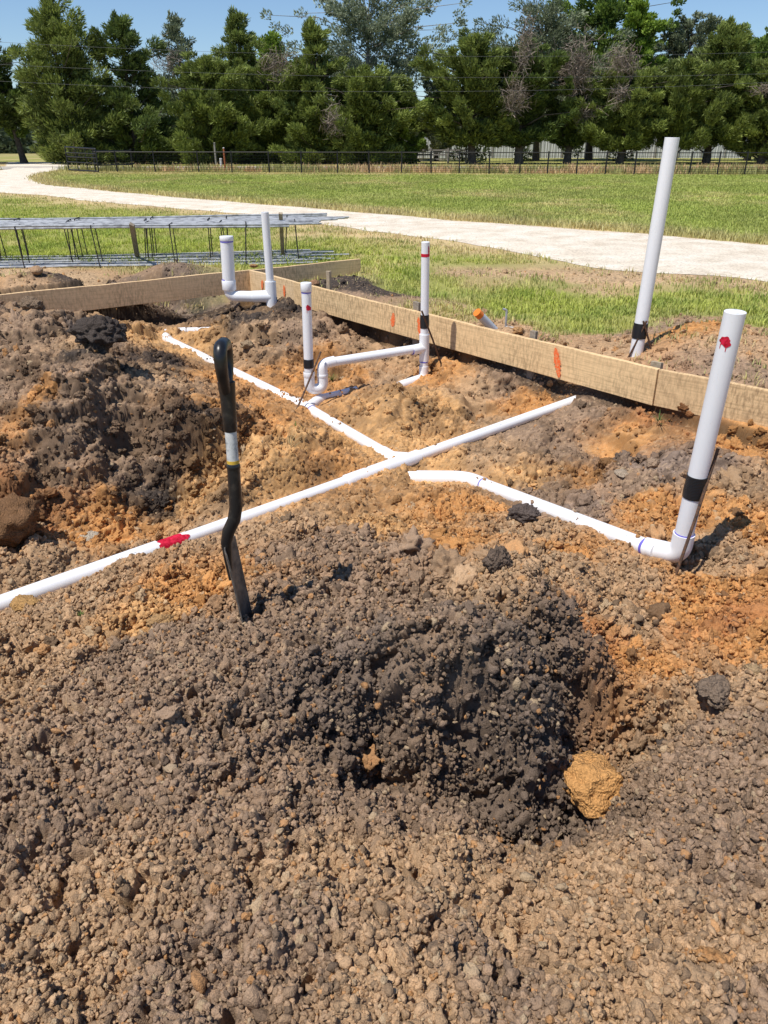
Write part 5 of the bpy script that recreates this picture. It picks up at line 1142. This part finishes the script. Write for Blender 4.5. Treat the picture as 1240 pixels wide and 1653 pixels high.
# ------------------------------------------------------------------ pasture fence, gate, posts
FA = Vector((-19.4879, 56.8742, 0.0000)); FB = Vector((23.4644, 51.2778, 0.0000)); FD = (FB - FA).normalized()
def FP(s): return FA + FD * s
def s_of(pt): return (Vector(pt) - FA).dot(FD)
t = thing('wire_fence', 'long black wire fence on thin steel posts across the far side of the field', 'fence', FA)
FEND = s_of(FB) + 12
posts = [s_of(q) for q in ((-17.9372, 56.8742, 0.0000), (-15.0759, 58.1408, 0.0000), (-12.3495, 55.6608, 0.0000), (-10.0519, 55.6608, 0.0000), (-7.6349, 54.4974, 0.0000), (-5.4650, 54.4974, 0.0000), (-3.1892, 53.3809, 0.0000), (-1.1024, 53.3809, 0.0000), (0.8877, 52.3085, 0.0000), (2.8174, 52.3085, 0.0000), (4.6313, 52.3085, 0.0000), (6.3959, 51.2778, 0.0000), (8.3261, 51.2778, 0.0000), (10.0670, 51.2778, 0.0000), (11.8836, 51.2778, 0.0000), (13.6623, 51.2778, 0.0000), (15.4411, 51.2778, 0.0000), (17.1063, 51.2778, 0.0000), (18.7715, 51.2778, 0.0000), (20.4367, 51.2778, 0.0000), (22.0641, 51.2778, 0.0000), (23.6915, 51.2778, 0.0000), (25.3567, 51.2778, 0.0000), (27.0597, 51.2778, 0.0000))]
for s in posts:
    p = FP(s); tl = random.uniform(-.035, .035) + (.09 if 940 < 0 else 0)
    MB().tube([p - UP * .3, p + Vector((tl, 0, 1.32))], .045, 6).build('fence_post', M_BLK, t)
wm = MB()
def strip(m, a, b, w_, ax):
    ax = Vector(ax) * w_ * .5; m.add([Vector(a) - ax, Vector(b) - ax, Vector(b) + ax, Vector(a) + ax], [(0, 1, 2, 3)], True)
    ay = Vector((0, 1, 0)) * w_ * .5; m.add([Vector(a) - ay, Vector(b) - ay, Vector(b) + ay, Vector(a) + ay], [(0, 1, 2, 3)], True)
for z in (.08, .2, .32, .44, .58, .72, .88, 1.04): strip(wm, FP(0) + UP * z, FP(FEND) + UP * z, .014, UP)
s = 0
while s < FEND: strip(wm, FP(s) + UP * .06, FP(s) + UP * 1.2, .012, (1, 0, 0)); s += .2
wm.build('wire_mesh', M_BLK, t)
MB().tube([FP(0) + UP * 1.24, FP(FEND) + UP * 1.24], .028, 6).build('top_wire', M_BLK, t)
t = thing('pipe_gate', 'black tubular steel gate standing open beside the gravel drive', 'gate', (-21.7572, 58.1408, 0.0000))
g0 = Vector((-21.7572, 58.1408, 0.0000)); g1 = Vector((-18.4844, 54.4974, 0.0000)); gd = g1 - g0; k = gd / gd.length
gz = [.12, .45, .78, 1.02, 1.25, 1.55]
MB().tube(bend([g0 + UP * .12, g0 - k * .1 + UP * 1.55, g1 - k * .05 + UP * 1.45, g1 + UP * .12, g0 + UP * .12], .05, 4), .045, 8).build('gate_frame', M_BLK, t)
for z in (.62, .95, 1.2):
    MB().tube([g0 - k * .03 + UP * z, g1 - k * .02 + UP * (z - .04)], .032, 8).build('gate_rail', M_BLK, t)
for q in (.33, .66): MB().tube([lerp(g0, g1, q) + UP * .12, lerp(g0, g1, q) - k * .05 + UP * 1.5], .026, 8).build('gate_upright', M_BLK, t)
gm = MB()
for i in range(14): strip(gm, lerp(g0, g1, i / 14) + UP * .75, lerp(g0, g1, i / 14) + UP * 1.5, .012, k)
for z in (.8, .9, 1.05, 1.12, 1.3, 1.38): strip(gm, g0 + UP * z, g1 + UP * z, .012, UP)
gm.build('gate_mesh', M_BLK, t)
t = thing('gate_brace', 'black pipe end panel between the open gate and the wire fence', 'fence panel', FA)
e1 = Vector((-17.7350, 59.4644, 0.0000))
for z in (.42, 1.3): MB().tube([FA + UP * z, e1 + UP * z], .034, 8).build('rail', M_BLK, t)
for q in (FA, e1): MB().tube([q - UP * .2, q + UP * 1.42], .05, 8).build('post', M_BLK, t)
def marker(name, label, px_pt, h, r, m, cap=None):
    p = Vector(px_pt); t = thing(name, label, 'post', p)
    MB().tube([p - UP * .2, p + UP * h], [r, r * .94], 10).build('shaft', m, t)
    MB().tube([p + UP * h, p + UP * (h + r * .5), p + UP * (h + r * .9)], [r * 1.08, r * 1.05, r * .5], 10).build('cap', cap or m, t)
marker('marker_post', 'orange steel marker post in front of the wire fence', (-11.2103, 59.4644, 0.0000), 1.45, .06, M_ORANGEP, M_WHITEP)
marker('utility_pedestal', 'short white utility pedestal at the foot of the orange post', (-11.4730, 59.4644, 0.0000), .75, .09, M_WHITEP)
marker('wooden_post', 'grey wooden fence post left of the orange marker post', (-15.3002, 76.9111, 0.0000), 1.75, .09, M_GREYW)

# wooden rail fence and white sheet fence seen between the trunks on the right
t = thing('rail_fence', 'grey weathered rail fence under the trees right of the dark round tree', 'fence', (3.4621, 84.3006, 0.0000))
a_ = Vector((2.9676, 84.3006, 0.0000)); b_ = Vector((8.1608, 84.3006, 0.0000))
for q in (.0, .33, .66, 1.0): MB().tube([lerp(a_, b_, q) - UP * .2, lerp(a_, b_, q) + UP * 1.35], .1, 8).build('post', M_GREYW, t)
for z in (.35, .75, 1.15): MB().box(lerp(a_, b_, .5) + UP * z, (b_ - a_).normalized(), (0, 1, 0), UP, (b_ - a_).length / 2, .02, .07).build('rail', M_GREYW, t)
for k_, (x0, x1) in enumerate(((660, 905), (905, 1150))):
    pass
t = thing('sheet_fence', 'pale corrugated sheet fence far behind the tree trunks on the right', 'fence', (3, 112, 0))
V = []; F = []; N_ = 360
for i in range(N_ + 1):
    x = 2 + 46 * i / N_; y = 112 + .05 * math.sin(i * 2.1)
    V += [(x, y, 0), (x, y, 2.5)]
for i in range(N_): F.append((2 * i, 2 * i + 2, 2 * i + 3, 2 * i + 1))
MB().add(V, F).build('corrugated_sheet', M_FIBER, t)
for i in range(16): MB().box((2 + 46 * i / 15, 111.85, 1.25), (1, 0, 0), (0, 1, 0), UP, .05, .05, 1.3).build('post', M_GREYW, t)

# overhead wires
M_WIRE = mat('weathered_cable', (.11, .115, .12), .6)[0]
for lab, q0, q1, q2 in (('highest overhead wire strung in front of the trees', (7.4952, -17.4923, 0.0000), 0, 0), ('middle overhead wire strung in front of the trees', (9.5701, -22.1012, 0.0000), 0, 0), ('lowest overhead wire strung in front of the trees', (12.1688, -27.8735, 0.0000), 0, 0)):
    pass
WIRES = [('highest overhead wire strung in front of the trees', (-26.1222, 61.0000, 7.9699), (0.0000, 61.0000, 7.1695), (26.2475, 61.0000, 7.3888)), ('middle overhead wire strung in front of the trees', (-26.6223, 61.5000, 6.6947), (0.0000, 61.5000, 5.9455), (26.7433, 61.5000, 6.1337)), ('lowest overhead wire strung in front of the trees', (-26.4045, 60.5000, 5.6174), (0.0000, 60.5000, 4.9811), (26.4206, 60.5000, 5.5428))]
for lab, a_, b_, c_ in WIRES:
    a_, b_, c_ = Vector(a_), Vector(b_), Vector(c_)
    k2 = ((c_.z - b_.z) / (c_.x - b_.x) - (b_.z - a_.z) / (b_.x - a_.x)) / (c_.x - a_.x); k1 = (b_.z - a_.z) / (b_.x - a_.x)
    f = lambda x: a_.z + k1 * (x - a_.x) + k2 * (x - a_.x) * (x - b_.x)
    o = MB().tube([(x, a_.y, f(x)) for x in np.linspace(-70, 70, 57)], .008, 6).build('overhead_wire', M_WIRE)
    tag(o, lab, 'wire', 'overhead wires')

# ------------------------------------------------------------------ trees
M_BARK, t_, b_ = mat('tree_bark', rough=.95, spec=.1)
t_.links.new(ramp(t_, tnoise(t_, pos(t_), 3.5, 6, .7), [(.3, (.05, .04, .034)), (.7, (.15, .125, .105))]).outputs[0], b_.inputs['Base Color'])
M_BARKL, t_, b_ = mat('pale_bark', rough=.9, spec=.1)
t_.links.new(ramp(t_, tnoise(t_, pos(t_), 3, 5, .7), [(.3, (.16, .145, .12)), (.7, (.34, .31, .27))]).outputs[0], b_.inputs['Base Color'])
M_DEAD = vcol_material('dead_twigs', 'Col', .9)

def spray_mesh(name, C, Rr, n_per, leaf, asp, colA, colB, rng, upbias=.5, fill=.5, droop=0.0, A=None):
    """leafy sprays over clumps: C centres, Rr radii (n,3); returns a mesh with a colour per leaf"""
    n = len(C); cnt = np.maximum(8, (n_per * 1.75 * (Rr[:, 0] * Rr[:, 2] + .15 * np.mean(Rr[:, 0] * Rr[:, 2])) / np.mean(Rr[:, 0] * Rr[:, 2])).astype(int))
    idx = np.repeat(np.arange(n), cnt); N_ = len(idx)
    d = rng.normal(0, 1, (N_, 3)); d /= np.linalg.norm(d, axis=1)[:, None]
    rad = fill + (1.06 - fill) * rng.random(N_) ** .55
    P = C[idx] + d * Rr[idx] * rad[:, None]
    ax = d * .7 + np.array((0, 0, upbias)) + rng.normal(0, .42, (N_, 3)) + (0 if A is None else A[idx] * .75); ax[:, 2] -= droop; ax /= np.linalg.norm(ax, axis=1)[:, None]
    sd = np.cross(ax, rng.normal(0, 1, (N_, 3)) + d * .6); sd /= np.linalg.norm(sd, axis=1)[:, None] + 1e-9
    L = leaf * (.55 + .9 * rng.random(N_)); W = L * asp
    V = np.empty((N_, 4, 3), np.float32)
    V[:, 0] = P - ax * L[:, None] * .45; V[:, 2] = P + ax * L[:, None] * .55
    V[:, 1] = P + sd * W[:, None] * .5 ; V[:, 3] = P - sd * W[:, None] * .5
    F = np.arange(N_ * 4).reshape(-1, 4)
    m = np_mesh(name, V.reshape(-1, 3), F, False)
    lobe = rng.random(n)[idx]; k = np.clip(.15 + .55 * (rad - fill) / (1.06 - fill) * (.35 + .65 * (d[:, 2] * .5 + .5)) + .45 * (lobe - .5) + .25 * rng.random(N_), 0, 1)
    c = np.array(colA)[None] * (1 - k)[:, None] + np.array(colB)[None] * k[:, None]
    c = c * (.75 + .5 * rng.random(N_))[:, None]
    color_attr(m, 'Col', np.clip(np.repeat(c, 4, 0), .004, .6)); return m

KINDS = {  # dark colour, tip colour, leaf length, aspect, clump density
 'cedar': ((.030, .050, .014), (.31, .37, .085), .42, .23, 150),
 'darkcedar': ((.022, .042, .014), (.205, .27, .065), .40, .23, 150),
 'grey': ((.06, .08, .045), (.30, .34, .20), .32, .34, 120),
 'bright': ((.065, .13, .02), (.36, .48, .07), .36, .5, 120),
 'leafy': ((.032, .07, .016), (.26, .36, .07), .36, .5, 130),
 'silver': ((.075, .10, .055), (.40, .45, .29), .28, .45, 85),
}
def make_tree(name, label, x, y, h, hw, kind, seed, base=.06, shape='cone', clumps=80, trunk=.28, dens=1.0, lean=0.0, dead=None, clump_r=.20, limbs=True):
    rng = np.random.default_rng(seed); rr = random.Random(seed)
    cA, cB, leaf, asp, npc = KINDS[kind]
    t = thing(name, label, 'tree', (x, y, 0), 'trees beyond the country road')
    C = []; Rr = []; ends = []; A = []
    lop = [(.72 + .56 * rr.random()) for _ in range(11)]
    nbr = max(16, int(clumps * .52)); gap = [rr.random() for _ in range(3)]
    for i in range(nbr):
        q = (i + rr.random()) / nbr; f = base + (1 - base) * (q ** (1.2 if shape == 'cone' else 1.0))
        an = i * 2.399 + rr.uniform(-.6, .6)
        if shape == 'cone': env = (1 - f) ** .60 * (.62 + .38 * min(1, (f - base + .05) / .14)) + .035
        elif shape == 'oval': env = math.sin(math.pi * min(.985, max(.06, (f - base) / (1 - base) * .86 + .13))) ** .62
        else: env = math.sin(math.pi * min(.96, max(.08, (f - base) / (1 - base) * .78 + .18))) ** .7
        env *= lop[int((an % 6.283) / 6.283 * 11) % 11] * rr.uniform(.55, 1.28)
        if min(abs(f - g_) for g_ in gap) < .035: env *= .55                       # a see-through tier or two
        ln = hw * env; rise = rr.uniform(.15, .65) if shape == 'cone' else rr.uniform(.25, .9)
        z0 = h * f * (.96 if shape == 'cone' else .93) - ln * rise * .6
        nk = max(2, int(2 + ln / (hw * clump_r) * .95))
        for k in range(nk):
            u = (.30 + .70 * (k + .6 * rr.random()) / nk); 
            rad = hw * clump_r * rr.uniform(.42, .92) * (1.15 - .45 * u) * (.6 + .4 * min(1, env))
            jx_, jy_ = rr.uniform(-.5, .5) * rad * 1.6, rr.uniform(-.5, .5) * rad * 1.6
            cz = z0 + ln * rise * u ** 1.4 + rr.uniform(-.5, .5) * rad
            C.append((x + lean * h * f + ln * u * math.cos(an) + jx_, y + ln * u * math.sin(an) + jy_, cz)); A.append((math.cos(an), math.sin(an), rise * .9))
            Rr.append((rad * 1.15, rad * 1.15, rad * rr.uniform(.6, .95)))
        ends.append(C[-1])
    if shape == 'cone':
        for k in range(4):
            C.append((x + lean * h + rr.uniform(-.5, .5), y, h * (.97 - .03 * k))); A.append((0, 0, 1)); rad = .30 + .10 * k; Rr.append((rad, rad, rad * 1.6))
    C = np.array(C); Rr = np.array(Rr); A = np.array(A); C[:, 2] = np.maximum(C[:, 2], Rr[:, 2] * .75 + max(.1, h * base * .72))
    loc = np.array((x, y, 0.0))
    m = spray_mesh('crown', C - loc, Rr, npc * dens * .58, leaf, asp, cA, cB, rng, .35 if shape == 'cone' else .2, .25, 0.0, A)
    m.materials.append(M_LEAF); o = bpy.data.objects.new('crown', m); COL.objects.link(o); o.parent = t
    # trunk and limbs
    tm = MB(); top = h * (.93 if shape == 'cone' else .82); bend_ = rr.uniform(-.02, .02) * h
    spine = [Vector((x + lean * h * q + bend_ * math.sin(q * 3), y, -.2 + top * q)) for q in np.linspace(0, 1, 9)]
    tm.tube(spine, [trunk * (1.25 if i == 0 else 1) * (1 - .9 * i / 8) + .015 for i in range(9)], 9)
    if limbs:
        for i in range(0, len(ends), max(1, len(ends) // 40)):
            e = Vector(ends[i]); q = max(.04, min(.9, (e.z - hw * .25) / top)); st = spine[min(7, int(q * 8))].lerp(spine[min(8, int(q * 8) + 1)], q * 8 % 1)
            mid = st.lerp(e, .5) + Vector((rr.uniform(-.2, .2), rr.uniform(-.2, .2), -.12 * (e - st).length if shape == 'cone' else .08 * (e - st).length))
            tm.tube([st, mid, e], [trunk * .26 * (1 - q * .6), trunk * .16 * (1 - q * .5), .018], 5)
    tm.build('trunk', M_BARKL if kind == 'silver' else M_BARK, t)
    if dead:
        dv = []; dc = []
        for (dx, dz, w_, hh, k) in dead:
            nn = int(k * 2.3); ax = rng.normal(0, 1, (nn, 3)); ax[:, 2] = ax[:, 2] * .8 - .7; ax /= np.linalg.norm(ax, axis=1)[:, None]
            P = np.stack([dx + rng.normal(0, .55, nn) * w_, -hw * .72 + rng.random(nn) * .8 - .4, dz + rng.normal(0, .42, nn) * hh], 1)
            L = .5 + .9 * rng.random(nn); sd = np.cross(ax, rng.normal(0, 1, (nn, 3))); sd /= np.linalg.norm(sd, axis=1)[:, None]
            W_ = .012 + .014 * rng.random(nn)
            V = np.stack([P - ax * L[:, None] * .5 - sd * W_[:, None], P - ax * L[:, None] * .5 + sd * W_[:, None], P + ax * L[:, None] * .5 + sd * W_[:, None] * .3, P + ax * L[:, None] * .5 - sd * W_[:, None] * .3], 1)
            dv.append(V.reshape(-1, 3)); dc.append(np.repeat(np.array((.28, .225, .185))[None] * (.45 + .9 * rng.random((nn, 1))), 4, 0))
        V = np.concatenate(dv); m = np_mesh('dead_branches', V, np.arange(len(V)).reshape(-1, 4), False); color_attr(m, 'Col', np.concatenate(dc)); m.materials.append(M_DEAD)
        o = bpy.data.objects.new('dead_branches', m); COL.objects.link(o); o.parent = t
    return t

def T(name, label, foot, top, hwpx, kind, seed, **kw):
    """base and top are world points of the tree's foot and tip; hwpx its half width in metres"""
    return make_tree(name, label, foot[0], foot[1], top[2], hwpx, kind, seed, **kw)
# row in front
T('cedar_tree', 'dark leaning tree at the left frame edge with bare lower trunks', (-37.0678, 80.0000, 0.1432), (-34.2270, 80.0000, 13.0633), 4.8, 'darkcedar', 101, base=.30, shape='round', clumps=80, trunk=.30)
T('oak_tree', 'slim dark trunked tree at the far left beside the drive', (-34.8683, 82.0000, 0.1028), (-33.8401, 82.0000, 8.0412), 3.2, 'leafy', 102, base=.40, shape='round', clumps=45, trunk=.34, lean=-.08)
T('cedar_tree', 'tall broad cedar left of the gate, second tree from the left edge', (-29.0750, 79.0000, 0.1634), (-26.7373, 79.0000, 13.5489), 7.0, 'cedar', 103, base=.03, clumps=150, trunk=.35)
T('cedar_tree', 'pointed dark cedar above the open gate', (-23.3433, 80.0000, 0.1432), (-21.8991, 80.0000, 12.1472), 5.6, 'darkcedar', 104, base=.03, clumps=120, trunk=.3)
T('cedar_tree', 'thin grey-green cedar with see-through tip behind the front row', (-20.9489, 91.0000, -0.0791), (-19.4458, 91.0000, 13.6802), 5.4, 'grey', 105, base=.25, clumps=85, trunk=.25, dens=.6, dead=[(-.4, 9.0, 1.6, 1.4, 130)])
T('cedar_tree', 'broad bushy cedar behind the white pedestal', (-16.1292, 80.0000, 0.1432), (-14.9637, 80.0000, 9.4287), 5.2, 'cedar', 106, base=.02, shape='oval', clumps=120, trunk=.3)
T('cedar_tree', 'slender pointed cedar rising behind the bushy cedar', (-14.3227, 88.0000, -0.0185), (-13.3912, 88.0000, 13.5904), 6.2, 'cedar', 107, base=.1, clumps=130, trunk=.28)
T('cedar_tree', 'mid-height cedar with a brown dead patch left of the tall cottonwood', (-10.8212, 82.0000, 0.1028), (-10.2467, 82.0000, 9.2775), 5.0, 'cedar', 108, base=.02, shape='oval', clumps=115, trunk=.28, dead=[(1.4, 8.2, 1.3, 1.3, 150)])
T('leafy_tree', 'yellow-green leafy tree peeping over the cedars left of centre', (-12.2318, 97.0000, -0.2004), (-11.3119, 97.0000, 12.9476), 6.0, 'bright', 109, base=.3, shape='round', clumps=80, trunk=.3)
T('cedar_tree', 'tall dense cedar left of the cottonwood stems', (-6.3344, 80.0000, 0.1432), (-6.2832, 80.0000, 11.6852), 5.0, 'cedar', 110, base=.02, shape='cone', clumps=140, trunk=.32)
T('cedar_tree', 'dense dark cedar in front of the cottonwood', (-2.0271, 79.0000, 0.1634), (-1.9270, 79.0000, 8.3854), 5.0, 'cedar', 111, base=.02, shape='oval', clumps=130, trunk=.3, dead=[(-2.4, 3.4, .8, 1.4, 90)])
T('cottonwood_tree', 'tallest airy cottonwood with silvery leaves and sky gaps', (-1.4839, 92.0000, -0.0993), (-1.4689, 92.0000, 17.8464), 7.4, 'silver', 112, base=.28, shape='oval', clumps=190, trunk=.42, dens=.8, clump_r=.15)
T('round_tree', 'small dark round tree right of the cottonwood', (1.8035, 82.0000, 0.1028), (1.7301, 82.0000, 7.1394), 2.9, 'leafy', 113, base=.02, shape='round', clumps=70, trunk=.25)
T('willow_tree', 'pale grey-green tree beside the gap of sky', (5.7273, 93.0000, -0.1195), (5.4675, 93.0000, 8.7707), 3.6, 'grey', 114, base=.15, shape='round', clumps=65, trunk=.25)
T('cedar_tree', 'broad yellowish cedar standing first right of the sky gap', (8.3285, 80.0000, 0.1432), (7.8956, 80.0000, 11.1271), 4.7, 'cedar', 115, base=.20, shape='oval', clumps=125, trunk=.4, dead=[(3.9, 9.4, .7, 2.4, 160)])
T('silver_tree', 'tall rounded silver-green tree rising behind the dark cedars', (16.8843, 94.0000, -0.1397), (15.3456, 94.0000, 15.6811), 7.6, 'grey', 116, base=.3, shape='round', clumps=120, trunk=.35)
T('cedar_tree', 'very dark dense cedar with a brown vine on its left side', (12.7860, 80.0000, 0.1432), (11.8235, 80.0000, 10.6589), 4.4, 'darkcedar', 117, base=.20, shape='oval', clumps=110, trunk=.4, dead=[(-1.2, 5.4, 1.1, 1.6, 190)])
T('cedar_tree', 'dark cedar wrapped in the largest grey dead vines', (17.5185, 81.0000, 0.1230), (16.5141, 81.0000, 9.9099), 3.8, 'darkcedar', 118, base=.20, shape='oval', clumps=90, trunk=.36, dead=[(-.5, 7.6, 1.4, 2.6, 420), (.4, 4.2, 1.0, 1.0, 110)])
T('leafy_tree', 'bright green tall tree reaching the top edge right of the silver tree', (23.7099, 98.0000, -0.2206), (21.5152, 98.0000, 18.8955), 6.4, 'leafy', 119, base=.35, shape='oval', clumps=110, trunk=.4)
T('leafy_tree', 'lime green tree with bright sunlit sprays right of the tall one', (25.8331, 92.0000, -0.0993), (23.7699, 92.0000, 15.3849), 5.6, 'bright', 120, base=.3, shape='cone', clumps=110, trunk=.35)
T('cedar_tree', 'round dark cedar with a brown dead bush at its top left', (22.2876, 80.0000, 0.1432), (21.4269, 80.0000, 8.7583), 4.6, 'cedar', 121, base=.20, shape='oval', clumps=105, trunk=.36, dead=[(-1.6, 8.2, 1.2, 1.4, 260), (-1.6, 5.6, .7, 1.2, 80)])
T('leafy_tree', 'greyish rounded tree peeping over at the upper right', (32.5956, 95.0000, -0.1599), (30.1152, 95.0000, 15.0744), 4.6, 'grey', 122, base=.35, shape='round', clumps=80, trunk=.3)
T('cedar_tree', 'wide mid-green cedar third from the right edge', (27.3169, 81.0000, 0.1230), (26.1478, 81.0000, 9.1859), 5.2, 'cedar', 123, base=.20, shape='oval', clumps=120, trunk=.36)
T('cedar_tree', 'tall feathery cedar second from the right edge', (31.2613, 82.0000, 0.1028), (28.9531, 82.0000, 11.9333), 5.4, 'cedar', 124, base=.20, clumps=140, trunk=.36)
T('leafy_tree', 'dark leafy tree behind at the upper right corner', (40.7445, 95.0000, -0.1599), (37.9327, 95.0000, 13.6561), 6.4, 'leafy', 125, base=.3, shape='round', clumps=90, trunk=.35)
T('cedar_tree', 'yellow-green cedar at the right frame edge with a pale dead limb', (35.6601, 80.0000, 0.1432), (33.8367, 80.0000, 9.8093), 4.6, 'cedar', 126, base=.1, shape='oval', clumps=110, trunk=.34, dead=[(-2.2, 6.0, 1.1, .4, 60)])
T('leafy_tree', 'dark tree just outside the right frame edge', (44.7658, 86.0000, 0.0220), (41.8245, 86.0000, 11.9299), 6.2, 'darkcedar', 127, base=.1, shape='oval', clumps=100, trunk=.34)
T('leafy_tree', 'dark tree just outside the left frame edge', (-44.9564, 84.0000, 0.0624), (-41.7554, 84.0000, 12.6666), 6.0, 'darkcedar', 128, base=.2, shape='oval', clumps=90, trunk=.34)
# undergrowth below the crowns, and the far wood
def undergrowth():
    rng = np.random.default_rng(5)
    xs = []; 
    for i in range(150):
        x = rng.uniform(-34, 46); 
        if -44 < x < -29: continue
        xs.append((x, rng.uniform(83, 92), rng.uniform(.3, 1.5)))
    C = np.array(xs); Rr = np.stack([rng.uniform(.7, 1.7, len(C)), rng.uniform(.7, 1.4, len(C)), rng.uniform(.5, 1.5, len(C))], 1)
    # thinner where the pale fence shows
    keep = ~((C[:, 0] > 2.5) & (C[:, 0] < 40) & (rng.random(len(C)) < .9)); C = C[keep]; Rr = Rr[keep]
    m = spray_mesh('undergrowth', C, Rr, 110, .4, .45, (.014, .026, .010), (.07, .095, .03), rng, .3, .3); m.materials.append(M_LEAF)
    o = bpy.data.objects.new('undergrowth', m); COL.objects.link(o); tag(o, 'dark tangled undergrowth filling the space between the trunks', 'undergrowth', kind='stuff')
    C = np.stack([rng.uniform(-190, 190, 240), rng.uniform(150, 215, 240), rng.uniform(1, 8.0, 240)], 1)
    C[:, 2] *= np.where(C[:, 0] < -45, .75, 1)
    Rr = np.stack([rng.uniform(3, 7, 240), rng.uniform(3, 6, 240), rng.uniform(2, 5, 240)], 1)
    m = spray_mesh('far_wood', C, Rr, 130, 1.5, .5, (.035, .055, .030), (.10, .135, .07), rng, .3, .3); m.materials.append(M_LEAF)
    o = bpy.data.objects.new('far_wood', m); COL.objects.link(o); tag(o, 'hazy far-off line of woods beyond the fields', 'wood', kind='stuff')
undergrowth()

# ------------------------------------------------------------------ weeds and dry tufts in the dig
def weed(name, label, p, h, n, col, seed):
    rr = random.Random(seed); p = Vector((p[0], p[1], zat(p[0], p[1]) - .01)); t = thing(name, label, 'weed', p)
    m = MB()
    for i in range(n):
        an = rr.uniform(0, 6.283); ln = rr.uniform(.2, 1.0); hh = h * rr.uniform(.4, 1.0)
        d = Vector((math.cos(an), math.sin(an), 0)); sd = Vector((-d.y, d.x, 0)) * rr.uniform(.002, .0045)
        q = [p + d * h * .9 * ln * s * s + UP * (hh * s * (1.25 - .55 * s * ln)) for s in (0, .35, .7, 1)]
        V = []
        for j, s in enumerate((1, .9, .6, .15)): V += [q[j] - sd * s, q[j] + sd * s]
        m.add(V, [(0, 1, 3, 2), (2, 3, 5, 4), (4, 5, 7, 6)])
    cm = mat(name + '_blades', col, .8, .2)[0]
    m.build('blades', cm, t)
weed('dry_tuft', 'dry straw tuft in the trench right of the shovel shaft', (-0.7036, 5.3020, -0.4800), .20, 46, (.40, .30, .15), 1)
weed('dry_tuft', 'small dry tuft on the edge of the orange bench', (-0.5506, 5.3467, -0.2700), .14, 16, (.36, .28, .14), 2)
weed('green_weed', 'small green sprig on the orange bench above the pipe', (-0.6867, 5.7021, -0.2400), .09, 22, (.16, .22, .05), 3)
weed('green_weed', 'small green weed at the left foot of the heap', (-1.4118, 3.0260, -0.2400), .05, 24, (.12, .17, .04), 4)
weed('green_weed', 'green sprig under the right board near the frame edge', (2.0307, 5.4170, -0.1400), .11, 26, (.10, .14, .04), 5)
weed('green_weed', 'leafy green weed on the bank behind the trap pipe', (-0.5300, 7.6479, -0.2000), .12, 24, (.13, .2, .05), 6)
